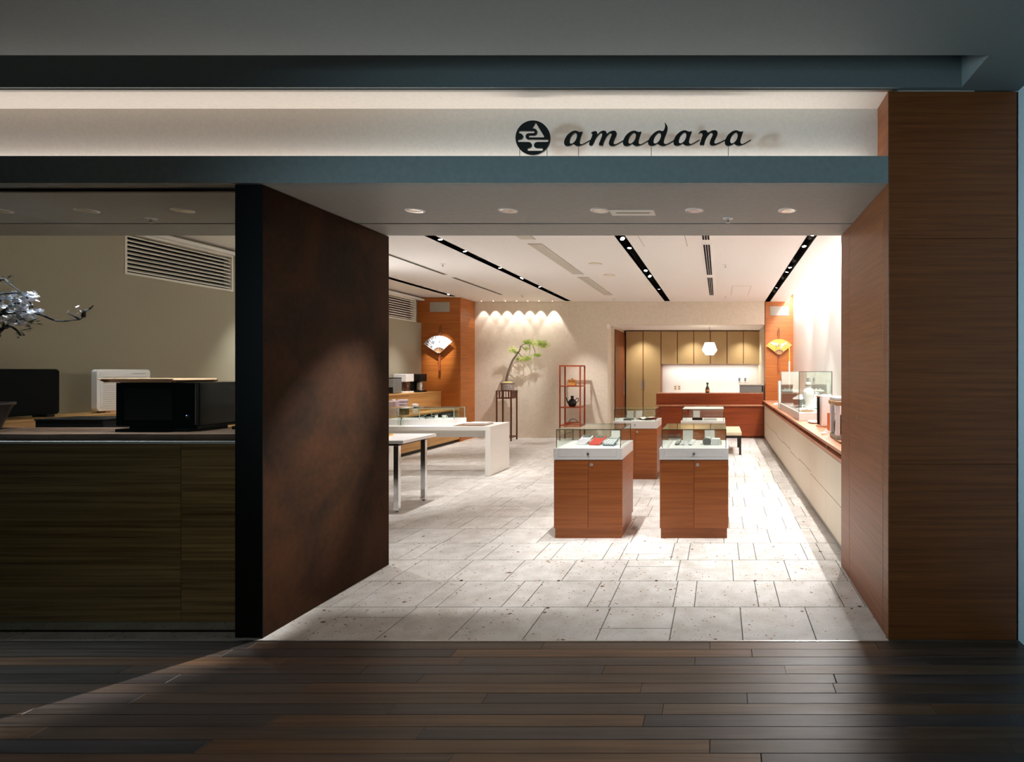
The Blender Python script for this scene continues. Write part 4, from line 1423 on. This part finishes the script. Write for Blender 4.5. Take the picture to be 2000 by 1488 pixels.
# ---- bonsai on its stand against the back wall
sx0, sx1, sy0, sy1 = -5.02, -4.67, 12.42, 12.80
t = thing('plant_stand', 'tall slim dark wood plant stand against the beige wall', 'stand', ((sx0 + sx1) / 2, (sy0 + sy1) / 2, 0))
for x_ in (sx0, sx1 - .028):
    for y_ in (sy0, sy1 - .028):
        B(x_, x_ + .028, y_, y_ + .028, 0, 1.12).build('leg', 'stand_wood', t)
B(sx0 - .004, sx1 + .004, sy0 - .004, sy1 + .004, 1.12, 1.137).build('top', 'stand_wood', t)
for z in (.955, .07):
    MB().box(sx0 + .028, sx1 - .028, sy0, sy0 + .024, z, z + .02).box(sx0 + .028, sx1 - .028, sy1 - .024, sy1, z, z + .02).box(sx0, sx0 + .024, sy0 + .028, sy1 - .028, z, z + .02).box(sx1 - .024, sx1, sy0 + .028, sy1 - .028, z, z + .02).build('rail', 'stand_wood', t)
for k in range(5):
    xx = sx0 + .06 + k * .052
    B(xx, xx + (.03 if k in (0, 4) else .012), sy0 + .004, sy0 + .016, .975, 1.12).build('slat', 'stand_wood', t)
    yy = sy0 + .06 + k * .055
    B(sx1 - .016, sx1 - .004, yy, yy + .02, .975, 1.12).build('slat', 'stand_wood', t)
ptx, pty, ptz = -4.83, 12.61, 1.137
t = thing('bonsai', 'leaning pine bonsai in a speckled round stone pot on the tall stand', 'bonsai', (ptx, pty, ptz))
MB().lathe([(.001, 0), (.13, 0), (.145, .008), (.15, .15), (.168, .165), (.168, .178), (.15, .178), (.148, .15), (.001, .15)], (0, 0, 0), 26).build('pot', 'pot_stone', t, smooth=True, local=True)
MB().lathe([(.149, .15), (.12, .175), (.06, .2), (.001, .205)], (0, 0, 0), 20).build('moss', 'moss', t, smooth=True, local=True)


def bpt(px, py, D=12.61, dy=0.0):
    D = D + dy
    return Vector(((px - 1405) / 1080 * D - ptx, D - pty, H + (727 - py) / 1080 * D - ptz))


tr = spline([bpt(988, 747), bpt(990, 737), bpt(994, 722), bpt(1001, 704, dy=.02), bpt(1009, 693, dy=.03), bpt(1015, 684), bpt(1017, 676)], 4)
MB().tube(tr, [.028 - .013 * i / (len(tr) - 1) for i in range(len(tr))], 9).build('trunk', 'bark', t, smooth=True, local=True)
br = [[(1017, 676), (1022, 673), (1030, 671), (1042, 671), (1056, 672), (1070, 673)], [(1014, 687), (1008, 687), (1000, 685)], [(1013, 689), (1018, 695), (1024, 699), (1032, 700)], [(1034, 673), (1035, 684), (1033, 695)],
      [(1040, 674), (1044, 683), (1046, 692), (1052, 694)], [(1018, 676), (1025, 681), (1030, 683)]]
for k, b_ in enumerate(br):
    pts = spline([bpt(x, y_, dy=-.03 * i * (1 if k % 2 else -1) * .5) for i, (x, y_) in enumerate(b_)], 3)
    MB().tube(pts, [.011 - .008 * i / (len(pts) - 1) for i in range(len(pts))], 6).build('branch', 'bark', t, smooth=True, local=True)
rb = random.Random(5)


def tuft(cx, cy, rx, ry, n, m, D=12.61):
    mb = MB()
    c = bpt(cx, cy, D)
    sx, sz = rx * D / 1080, ry * D / 1080
    rx, ry, n = rx * 1.2, ry * 1.25, int(n * 1.7)
    sx, sz = rx * D / 1080, ry * D / 1080
    for _ in range(n):
        u = Vector((rb.gauss(0, .42), rb.gauss(0, .42), rb.gauss(0, .42)))
        p = c + Vector((u.x * sx, u.y * sx * .7, u.z * sz))
        for _k in range(4):
            d = Vector((rb.uniform(-1, 1), rb.uniform(-1, 1), rb.uniform(-.2, 1))).normalized() * rb.uniform(.018, .036)
            s = d.cross(Vector((rb.uniform(-1, 1), rb.uniform(-1, 1), 1))).normalized() * .0045
            mb.quad(p, p + d * .5 + s, p + d, p + d * .5 - s)
    return mb.build('foliage', m, t, local=True)


for a in ((1001, 684, 9, 5, 90, 'pine_pale'), (1007, 688, 6, 4, 40, 'pine_green'), (1027, 668, 7, 4, 60, 'pine_green'), (1035, 669, 8, 5, 90, 'pine_green'), (1043, 673, 6, 4, 50, 'pine_pale'), (1055, 670, 9, 6, 110, 'pine_green'), (1064, 673, 9, 5, 100, 'pine_green'),
          (1058, 678, 8, 3, 40, 'pine_pale'), (1028, 681, 6, 4, 40, 'pine_green'), (1020, 703, 7, 4, 70, 'pine_pale'), (1030, 700, 9, 5, 90, 'pine_green'), (1047, 694, 8, 4, 70, 'pine_green'), (1053, 694, 5, 3, 30, 'pine_green'), (1012, 701, 5, 3, 30, 'pine_green')):
    tuft(*a)

# ---- narrow shelf tower
hx0, hx1, hy0, hy1 = -3.60, -3.115, 12.42, 12.86
t = thing('shelf_tower', 'narrow open wooden shelf tower against the beige back wall', 'shelf', ((hx0 + hx1) / 2, (hy0 + hy1) / 2, 0))
for x_ in (hx0, hx1 - .03):
    for y_ in (hy0, hy1 - .03):
        B(x_, x_ + .03, y_, y_ + .03, 0, 1.71).build('post', 'shelf_wood', t)
MB().box(hx0 + .03, hx1 - .03, hy0, hy0 + .03, 1.68, 1.71).box(hx0 + .03, hx1 - .03, hy1 - .03, hy1, 1.68, 1.71).box(hx0, hx0 + .03, hy0 + .03, hy1 - .03, 1.68, 1.71).box(hx1 - .03, hx1, hy0 + .03, hy1 - .03, 1.68, 1.71).build('top_frame', 'shelf_wood', t)
for z in (.34, .745, 1.225):
    B(hx0 + .004, hx1 - .004, hy0 + .004, hy1 - .004, z, z + .022).build('shelf_board', 'shelf_wood', t)
hc = (hx0 + hx1) / 2
t = thing('woven_box', 'two-tier pale woven box with small knob on the upper shelf', 'box', (hc - .0, 12.62, 1.247))
B(-.085, .085, -.075, .075, 0, .085).build('lower_tier', 'basket', t, bevel=.008, local=True)
B(-.082, .082, -.072, .072, .088, .14).build('upper_tier', 'basket', t, bevel=.008, local=True)
MB().lathe([(.001, .14), (.02, .14), (.025, .16), (.001, .17)], (0, 0, 0), 12).build('knob', 'leather', t, smooth=True, local=True)
t = thing('teapot', 'black ceramic ewer with spout and loop handle on middle shelf', 'teapot', (hc, 12.62, .767))
MB().lathe([(.001, 0), (.055, 0), (.085, .035), (.098, .08), (.09, .12), (.06, .155), (.03, .18), (.03, .2), (.038, .215), (.036, .235), (.02, .245), (.001, .245)], (0, 0, 0), 24).build('body', 'iron_black', t, smooth=True, local=True)
sp = spline([(-.085, 0, .08), (-.115, 0, .13), (-.125, 0, .18), (-.14, 0, .21)], 4)
MB().tube(sp, [.022 - .012 * i / (len(sp) - 1) for i in range(len(sp))], 9).build('spout', 'iron_black', t, smooth=True, local=True)
MB().tube(spline([(.07, 0, .15), (.11, 0, .19), (.14, 0, .18), (.14, 0, .13), (.095, 0, .085)], 4), .009, 8).build('handle', 'iron_black', t, smooth=True, local=True)
t = thing('lacquer_tray', 'red lacquer tray with arched handle on the lowest shelf', 'tray', (hc + .02, 12.62, .362))
B(-.15, .15, -.1, .1, 0, .05).build('tray', 'lacquer_red', t, bevel=.006, local=True)
MB().tube(spline([(-.1, 0, .05), (-.07, 0, .1), (0, 0, .125), (.07, 0, .1), (.1, 0, .05)], 4), .007, 7).build('handle', 'iron_black', t, smooth=True, local=True)

# ================================================================== LEFT SIDE
# ---- oak two-tier cabinet along the left wall
t = thing('wall_cabinet', 'long two-tier light oak cabinet along the left wall', 'cabinet', (-6.2, 8.6, 0))
ya, yb = 4.7, 12.32
B(XL, -5.86, ya, yb, 0, .06).build('plinth', 'dark_metal', t)
B(XL, -5.81, ya, yb, .06, .50).build('carcass', 'oak', t)
B(XL, -6.21, ya, yb, .50, 1.105).build('riser', 'oak', t)
B(XL, -6.19, ya, yb, 1.105, 1.13).build('upper_top', 'oak', t, bevel=.002, bseg=1)
B(-6.21, -5.79, ya, yb, .715, .746).build('lower_top', 'oak', t, bevel=.002, bseg=1)
B(-6.20, -6.19, ya, yb, .55, .715).build('niche_back', 'black_matt', t)
B(-6.21, -5.80, yb - .03, yb, .50, .715).build('end_panel', 'oak', t)
B(-6.21, -5.80, ya, ya + .03, .50, .715).build('end_panel', 'oak', t)
n = 6
for k in range(n):
    a, b_ = ya + (yb - ya) * k / n, ya + (yb - ya) * (k + 1) / n
    B(-5.81, -5.79, a + .003, b_ - .003, .065, .53).build('drawer_front', 'oak', t, bevel=.001, bseg=1)
    for z0, z1 in ((.75, .92), (.923, 1.103)):
        B(-6.21, -6.2, a + .001, b_ - .001, z0, z1).build('panel', 'oak', t)
t = thing('black_drawer_box', 'black box pushed into the cabinet niche by the pier', 'box', (-5.97, 11.75, .53))
B(-6.14, -5.80, 11.45, 12.1, .53, .685).build('body', 'black', t, bevel=.004, bseg=1)
B(-5.80, -5.795, 11.47, 12.08, .54, .675).build('front', 'black_matt', t)

# appliances on the upper tier
ZU = 1.13


def flat_screen(name, label, cat, y0, y1, mbody, mface, lines=False):
    t = thing(name, label, cat, (-6.38, (y0 + y1) / 2, ZU))
    pts = rounded(y0, y1, 1.15, 1.58, .03)
    MB().prism(pts, -6.42, -6.36, 'x').build('body', mbody, t, bevel=.004, bseg=2)
    MB().prism(rounded(y0 + .03, y1 - .03, 1.18, 1.55, .01), -6.36, -6.357, 'x').build('front_panel', mface, t)
    for y_ in (y0 + .08, y1 - .14):
        B(-6.45, -6.31, y_, y_ + .06, ZU, 1.152).build('foot', 'tray_wood' if lines else 'black', t)
    if lines:
        for k in range(14):
            B(-6.358, -6.3555, y0 + .05, y1 - .05, 1.2 + k * .023, 1.203 + k * .023).build('grille_line', 'vent_grey', t)
        B(-6.358, -6.355, y1 - .2, y1 - .05, 1.535, 1.539).build('mark', 'grey_plastic', t)
    return t


flat_screen('television', 'black flat television standing on the oak cabinet at far left', 'television', 4.58 + .14, 5.33, 'tv_black', 'tv_black')
flat_screen('panel_heater', 'white upright panel heater on the oak cabinet behind the microwave', 'heater', 5.65, 6.18, 'white_gloss', 'white_paint', True)
t = thing('dark_kettle_box', 'dark metal box appliance on upper tier beside the rust partition', 'appliance', (-6.42, 10.85, ZU))
B(-.11, .11, -.14, .14, .01, .30).build('body', 'grey_plastic', t, bevel=.012, local=True)
B(-.1, .1, -.15, -.14, .02, .13).build('front', 'black', t, local=True)
B(-.11, .11, -.14, .14, .30, .315).build('lid', 'black', t, bevel=.004, local=True)
for nm, lab, y_, mb_, mc in (('coffee_machine', 'white drip coffee machine with brown carafe beside the black one', 11.25, 'white_paint', 'coffee_glass'), ('coffee_machine', 'black drip coffee machine with steel carafe beside the wooden pier', 11.75, 'black', 'steel')):
    t = thing(nm, lab, 'coffee maker', (-6.42, y_, ZU))
    B(-.13, .13, -.14, .14, 0, .035).build('base', mb_, t, bevel=.006, local=True)
    B(-.13, -.02, -.14, .14, .035, .27).build('tank', mb_, t, bevel=.006, local=True)
    B(-.13, .13, -.14, .14, .23, .385).build('head', mb_, t, bevel=.008, local=True)
    MB().lathe([(.001, 0), (.07, 0), (.075, .02), (.075, .15), (.06, .185), (.001, .185)], (.052, 0, .036), 20).build('carafe', mc, t, smooth=True, local=True)
    MB().tube([(.1, -.02, .19), (.14, -.03, .17), (.14, -.03, .09), (.12, -.02, .07)], .008, 6).build('handle', 'black', t, local=True)
# packages and jar on the lower tier
ZL = .746
t = thing('lilac_package', 'lilac pouch box on the cabinet lower tier, left of two', 'package', (-5.98, 10.15, ZL))
B(-.075, .075, -.06, .06, 0, .28).build('box', 'lilac', t, bevel=.012, local=True)
B(-.02, .02, -.03, .03, .28, .31).build('cap', 'white_paint', t, bevel=.006, local=True)
t = thing('pouch_stack', 'stacked lilac pouches on a black stand, right of two', 'package', (-5.98, 10.45, ZL))
B(-.08, .08, -.07, .07, 0, .13).build('stand', 'bottle_green', t, bevel=.004, local=True)
for k in range(3):
    B(-.075, .075, -.065, .065, .13 + k * .055, .18 + k * .055).build('pouch', 'lilac', t, bevel=.016, bseg=2, local=True)
t = thing('storage_jar', 'cream ceramic jar with round lid on the cabinet lower tier', 'jar', (-5.97, 10.85, ZL))
MB().lathe([(.001, 0), (.05, 0), (.055, .02), (.055, .13), (.05, .15), (.001, .15)], (0, 0, 0), 18).build('body', 'cup_white', t, smooth=True, local=True)
MB().lathe([(.058, .15), (.06, .16), (.055, .18), (.02, .19), (.001, .19)], (0, 0, 0), 18).build('lid', 'white_paint', t, smooth=True, local=True)

# ---- long white stone table
t = thing('stone_table', 'long white slab table with panel end leg and deep apron', 'table', (-4.4, 8.62, 0))
B(-5.35, -3.42, 8.25, 9.0, .68, .74).build('top', 'white_stone', t, bevel=.002, bseg=1)
B(-3.495, -3.42, 8.25, 9.0, .004, .68).build('leg', 'white_stone', t, bevel=.002, bseg=1)
B(-5.35, -5.275, 8.25, 9.0, .004, .68).build('leg', 'white_stone', t, bevel=.002, bseg=1)
B(-5.275, -3.495, 8.36, 8.41, .57, .68).build('apron', 'white_stone', t)
B(-5.275, -3.495, 8.86, 8.91, .57, .68).build('apron', 'white_stone', t)
t = thing('table_showcase', 'low glass showcase on white base upon the long table', 'showcase', (-4.63, 8.69, .74))
B(-5.2, -4.07, 8.5, 8.9, .74, .822).build('base', 'white_paint', t, bevel=.002, bseg=1)
gx0, gx1, gy0, gy1, gz = -5.18, -4.09, 8.52, 8.88, .99
for q in ((gx0, gx1, gy0, gy0 + .005, .822, gz), (gx0, gx1, gy1 - .005, gy1, .822, gz), (gx0, gx0 + .005, gy0 + .005, gy1 - .005, .822, gz), (gx1 - .005, gx1, gy0 + .005, gy1 - .005, .822, gz), (gx0, gx1, gy0, gy1, gz, gz + .006)):
    B(*q).build('pane', 'glass', t)
for x_ in (gx0, -4.62, gx1):
    for y_ in (gy0, gy1):
        B(x_ - .004, x_ + .004, y_ - .003, y_ + .003, .822, gz).build('glass_edge', 'glass_edge_pale', t)
for y_ in (gy0, gy1):
    B(gx0, gx1, y_ - .003, y_ + .003, gz, gz + .0065).build('glass_edge', 'glass_edge_pale', t)
t = thing('camera_phone', 'slanted dark flip device in the table showcase', 'device', (-4.52, 8.68, .822), R(25))
MB().prism([(-.09, .004), (.09, .06), (.09, .075), (-.09, .018)], -.05, .05, 'y').build('body', 'grey_plastic', t, bevel=.002, bseg=1, local=True)
MB().prism([(-.05, .0325), (.07, .0695), (.07, .0715), (-.05, .0345)], -.04, .04, 'y').build('screen', 'black_gloss', t, local=True)
B(.05, .09, -.05, .05, 0, .05).build('stand', 'white_paint', t, local=True)
t = thing('white_strap', 'white folded leaflet leaning beside the dark flip device', 'leaflet', (-4.66, 8.66, .822), R(20))
MB().prism([(-.07, 0), (.06, .055), (.06, .059), (-.07, .004)], -.03, .03, 'y').build('sheet', 'paper', t, local=True)
t = thing('white_cup', 'small white cup in the table showcase', 'cup', (-4.31, 8.66, .822))
MB().lathe([(.001, 0), (.02, 0), (.022, .006), (.034, .05), (.036, .055), (.032, .054), (.02, .012), (.001, .01)], (0, 0, 0), 18).build('bowl', 'cup_white', t, smooth=True, local=True)
MB().tube(spline([(.03, 0, .045), (.05, 0, .04), (.048, 0, .02), (.026, 0, .016)], 4), .004, 6).build('handle', 'cup_white', t, local=True)
t = thing('glass_vase', 'clear glass cylinder vase with green sprig on the long table', 'vase', (-4.83, 8.38, .74))
MB().lathe([(.001, 0), (.045, 0), (.046, .22), (.043, .22), (.042, .01), (.001, .01)], (0, 0, 0), 22).build('cylinder', 'glass', t, smooth=True, local=True)
lf = MB()
for k in range(14):
    a, r_ = rb.uniform(0, 6.28), rb.uniform(.0, .03)
    p = Vector((r_ * math.cos(a), r_ * math.sin(a), rb.uniform(.1, .14)))
    d = Vector((rb.uniform(-1, 1), rb.uniform(-1, 1), rb.uniform(.2, 1))).normalized() * .03
    s = d.cross(Vector((0, 0, 1))).normalized() * .008
    lf.quad(p, p + d * .5 + s, p + d, p + d * .5 - s)
lf.build('leaves', 'leaf_dark', t, local=True)
MB().tube([(0, 0, .01), (.006, 0, .12)], .004, 6).build('stem', 'leaf_dark', t, local=True)
t = thing('desk_mat', 'brown leather mat at right end of the long table', 'mat', (-3.78, 8.6, .74))
B(-4.02, -3.56, 8.33, 8.75, .74, .746).build('mat', 'leather', t, bevel=.002, bseg=1)
t = thing('catalogue', 'thick white catalogue lying on the brown mat', 'book', (-3.75, 8.62, .746), R(-4))
B(-.16, .16, -.12, .14, 0, .004).build('back_cover', 'white_paint', t, local=True)
B(-.157, .157, -.117, .137, .004, .018).build('pages', 'paper', t, local=True)
B(-.16, .16, -.12, .14, .018, .022).build('front_cover', 'white_paint', t, local=True)

# ---- white table with chrome legs
t = thing('chrome_table', 'white-topped table with chrome legs beside the rust partition', 'table', (-4.4, 6.42, 0))
B(-5.3, -3.47, 6.07, 6.78, .765, .80).build('top', 'white_paint', t, bevel=.002, bseg=1)
MB().box(-5.2, -3.56, 6.13, 6.165, .735, .765).box(-5.2, -3.56, 6.685, 6.72, .735, .765).box(-3.60, -3.56, 6.165, 6.685, .735, .765).build('frame', 'dark_metal', t)
for x_ in (-3.605, -5.2):
    for y_ in (6.115, 6.67):
        lg = B(x_, x_ + .055, y_, y_ + .05, .012, .735).build('leg', 'chrome', t, bevel=.002, bseg=1)
        MB().cyl((x_ + .027, y_ + .025, 0), .014, .014, seg=10).build('foot', 'black', lg)
t = thing('brass_tray', 'thin golden tray lying on the chrome-legged table', 'tray', (-4.02, 6.42, .80), R(8))
B(-.28, .16, -.14, .14, 0, .006).build('plate', 'gold', t, bevel=.002, bseg=1, local=True)
MB().box(-.28, .16, -.14, -.13, .006, .022).box(-.28, .16, .13, .14, .006, .022).box(-.28, -.27, -.13, .13, .006, .022).box(.15, .16, -.13, .13, .006, .022).build('rim', 'gold', t, local=True)
B(-.26, .14, -.12, .12, .006, .014).build('inlay', 'vent_grey', t, local=True)

# ---- showcase counter behind the shop window
t = thing('window_counter', 'board-fronted display counter behind the shop window', 'counter', (-4.9, 3.85, 0))
cx0, cx1 = -6.6, -2.84
B(cx0, cx1, 3.45, 4.3, 0, 1.105).build('carcass', 'dark_metal', t)
nb = 9
for k in range(nb):
    z0, z1 = .002 + k * (1.105 - .002) / nb, .002 + (k + 1) * (1.105 - .002) / nb
    for a, b_ in ((-3.338, cx1), (-4.84, -3.342), (cx0, -4.844)):
        B(a, b_, 3.43, 3.45, z0 + .0006, z1 - .0006).build('board', 'board_olive', t)
B(cx0, cx1, 3.45, 4.3, 1.105, 1.117).build('top', 'dark_metal', t)
B(cx0, cx1, 3.425, 3.45, 1.107, 1.121).build('edge_strip', 'white_gloss', t)
rs = random.Random(21)
n = 40
fr_ = [(cx0 + (cx1 - .02 - cx0) * i / n, 3.53 + .012 * math.sin(i * .7) + rs.uniform(-.008, .008)) for i in range(n + 1)]
sl = tag(MB().prism(fr_ + [(cx1 - .02, 3.97), (cx0, 3.97)], 1.117, 1.155, 'z').build('slab_board', 'live_slab', origin=(-4.7, 3.75, 1.117)), 'live-edge timber slab lying along the window counter', 'board')
ZB = 1.155
t = thing('microwave', 'glossy black microwave oven on the window counter', 'microwave', (-3.77, 3.95, ZB))
mx0, mx1, my0, my1 = -4.04, -3.50, 3.70, 4.22
B(mx0 + .03, mx1 - .02, my0 - .03, 3.96, ZB, 1.172).build('stand', 'black_matt', t)
B(mx0 + .06, mx1 - .02, my0 + .03, my1 - .05, 1.172, 1.19).build('foot_base', 'black', t)
B(mx0, mx1, my0 + .02, my1, 1.188, 1.482).build('body', 'black_gloss', t, bevel=.006)
dd = B(mx0 + .002, mx1 - .1, my0, my0 + .02, 1.19, 1.48).build('door', 'black_gloss', t, bevel=.002, bseg=1)
B(mx0 + .06, mx1 - .16, my0 - .002, my0, 1.23, 1.44).build('door_window', 'black', dd)
cp = B(mx1 - .098, mx1 - .002, my0, my0 + .02, 1.19, 1.48).build('control_panel', 'black_gloss', t, bevel=.002, bseg=1)
MB().cyl((mx1 - .05, my0, 1.25), .014, .012, (0, -1, 0), 14).build('dial', 'dark_metal', cp)
B(mx1 - .006, mx1 - .002, my0 - .003, my0, 1.2, 1.47).build('edge_bead', 'grey_plastic', t)
MB().cyl((mx1 - .052, my0 - .013, 1.262), .003, .002, (0, -1, 0), 8).build('indicator', 'blue_led', cp)
t = thing('paper_tray', 'shallow folded wooden tray lying on the microwave', 'tray', (-3.82, 3.85, 1.482))
tx0, tx1, ty0, ty1 = -4.12, -3.62, 3.66, 4.0
B(tx0 + .05, tx1 - .02, ty0 + .03, ty1 - .03, 1.482, 1.487).build('base', 'tray_wood', t)
MB().prism([(tx0, 1.506), (tx0 + .05, 1.482), (tx0 + .05, 1.487), (tx0 + .004, 1.509)], ty0, ty1, 'y').prism([(tx1, 1.497), (tx1 - .02, 1.482), (tx1 - .02, 1.487), (tx1 - .003, 1.5)], ty0, ty1, 'y') \
    .prism([(ty0, 1.506), (ty0 + .03, 1.482), (ty0 + .03, 1.487), (ty0 + .004, 1.509)], tx0 + .02, tx1 - .005, 'x').prism([(ty1, 1.506), (ty1 - .03, 1.482), (ty1 - .03, 1.487), (ty1 - .004, 1.509)], tx0 + .02, tx1 - .005, 'x').build('rim', 'tray_wood', t)
t = thing('black_case', 'flat black box on the window counter below the television', 'box', (-4.7, 4.13, 1.117))
B(-4.95, -4.46, 4.0, 4.27, 1.117, 1.2).build('body', 'black', t, bevel=.003, bseg=1)
B(-4.955, -4.455, 3.995, 4.275, 1.2, 1.212).build('lid', 'black', t, bevel=.003, bseg=1)
B(-4.86, -4.56, 4.08, 4.1, 1.212, 1.215).build('groove', 'dark_metal', t)
t = thing('cable_bundle', 'small dark adapter with cable behind the microwave foot', 'adapter', (-3.33, 3.86, ZB))
B(-.05, .05, -.03, .03, 0, .022).build('body', 'dark_metal', t, bevel=.004, local=True)
MB().tube(spline([(.05, 0, .01), (.1, .03, .01), (.16, .0, .01), (.22, .04, .01)], 4), .006, 6).build('cable', 'grey_plastic', t, local=True)

# ---- flowering plum bonsai at the far left of the window counter
qx, qy = -5.05, 3.74
t = thing('plum_bonsai', 'white-blossomed plum bonsai reaching in from the left edge', 'bonsai', (qx, qy, ZB))


def q(px, py, dy=0.0):
    D = qy + dy
    return Vector(((px - 1405) / 1080 * D - qx, dy, H + (727 - py) / 1080 * D - ZB))


MB().lathe([(.001, 0), (.11, 0), (.12, .01), (.17, .16), (.185, .175), (.185, .188), (.168, .188), (.16, .165), (.001, .16)], (0, 0, 0), 24).build('pot', 'pot_dark', t, smooth=True, local=True)
MB().lathe([(.16, .165), (.1, .18), (.001, .186)], (0, 0, 0), 20).build('soil', 'bark_dark', t, smooth=True, local=True)
trunk = spline([q(-55, 792), q(-62, 760, .02), q(-48, 725), q(-30, 690, -.03), q(-8, 655, -.02), q(-25, 620), q(-35, 590, .02), q(-20, 560)], 4)
MB().tube(trunk, [.034 - .02 * i / (len(trunk) - 1) for i in range(len(trunk))], 9).build('trunk', 'bark_dark', t, smooth=True, local=True)
twigs = [[(-8, 655), (8, 640), (22, 638), (36, 648), (38, 655)], [(-25, 620), (10, 612), (40, 610), (66, 612), (82, 615), (96, 621), (110, 626), (126, 627), (142, 625), (156, 624), (163, 618)], [(156, 624), (146, 617), (133, 612)],
         [(163, 618), (165, 608), (175, 603), (182, 597)], [(-35, 590), (0, 575), (30, 572), (50, 578), (66, 604)], [(-20, 560), (4, 545), (20, 556), (44, 573)], [(5, 610), (20, 598), (40, 590), (55, 586)], [(10, 640), (30, 628), (48, 622), (62, 622)],
         [(-10, 575), (-35, 560), (-70, 565), (-100, 580)], [(-30, 620), (-70, 610), (-110, 620), (-140, 610)], [(-20, 560), (-40, 535), (-70, 525)], [(0, 600), (-10, 590), (5, 582), (20, 580)]]
for k, tw in enumerate(twigs):
    pts = spline([q(x, y_, rs.uniform(-.05, .05) if i else 0) for i, (x, y_) in enumerate(tw)], 3)
    MB().tube(pts, [.012 - .009 * i / (len(pts) - 1) for i in range(len(pts))], 6).build('twig', 'bark_dark', t, smooth=True, local=True)
fm = MB()
for i in range(5):
    a = 2 * math.pi * i / 5
    c, s = math.cos(a), math.sin(a)
    pr_ = [(0, 0, 0)] + [((.012 + .010 * math.cos(th)) * c - .009 * math.sin(th) * s, (.012 + .010 * math.cos(th)) * s + .009 * math.sin(th) * c, .004 + .004 * math.cos(th)) for th in (-2.2, -1.1, 0, 1.1, 2.2)]
    k0 = len(fm.v)
    fm.v += pr_
    fm.f.append(tuple(range(k0, k0 + 6)))
fmesh = fm.mesh('blossom', 'petal')
cm_ = MB().lathe([(.001, .002), (.005, .004), (.001, .009)], (0, 0, 0), 7).mesh('stamen', 'pollen')
spots_ = [(2, 578), (4, 582), (24, 576), (27, 580), (20, 583), (32, 585), (48, 588), (40, 588), (45, 591), (3, 598), (10, 600), (16, 607), (24, 606), (28, 609), (50, 597), (53, 594), (46, 601), (38, 605), (48, 606), (52, 611), (62, 613), (68, 611), (74, 609), (80, 610),
          (44, 616), (52, 618), (60, 617), (66, 620), (36, 614), (30, 615), (2, 624), (8, 622), (14, 626), (22, 629), (34, 630), (40, 629), (44, 631), (60, 576), (66, 575), (70, 578), (56, 582), (68, 585), (64, 586), (50, 579), (155, 602), (157, 607), (155, 616), (133, 611), (36, 597), (30, 594),
          (-12, 590), (-20, 605), (-30, 600), (-45, 612), (-60, 608), (-80, 612), (-100, 618), (-40, 560), (-60, 566), (-80, 572), (-12, 628), (-20, 635)]
for px_, py_ in spots_:
    for rep in range(3):
        big = px_ < 100
        if not big and rep:
            continue
        o = bpy.data.objects.new('blossom', fmesh)
        COL.objects.link(o)
        o.parent = t
        p = q(px_ + rs.uniform(-5, 5), py_ + rs.uniform(-4, 4), rs.uniform(-.08, .05))
        o.location = p
        o.rotation_euler = (R(rs.uniform(-10, 70)), R(rs.uniform(-35, 35)), rs.uniform(0, 6.3))
        s = rs.uniform(.7, 1.05) if big else .6
        o.scale = (s, s, s)
        if rep == 0:
            st = bpy.data.objects.new('stamen', cm_)
            COL.objects.link(st)
            st.parent = o
lf = MB()
for _ in range(150):
    px_, py_ = rs.choice(((10, 548), (-15, 545), (2, 585), (30, 595), (45, 580), (55, 600), (48, 640), (60, 628), (20, 615), (38, 650), (-40, 550), (-70, 590), (0, 635), (70, 627)))
    p = q(px_ + rs.uniform(-12, 12), py_ + rs.uniform(-7, 7), rs.uniform(-.08, .08))
    d = Vector((rs.uniform(-1, 1), rs.uniform(-1, 1), rs.uniform(-.5, .6))).normalized() * rs.uniform(.025, .05)
    s = d.cross(Vector((0, .3, 1))).normalized() * .007
    lf.quad(p, p + d * .5 + s, p + d, p + d * .5 - s)
lf.build('leaves', 'leaf_dark', t, local=True)
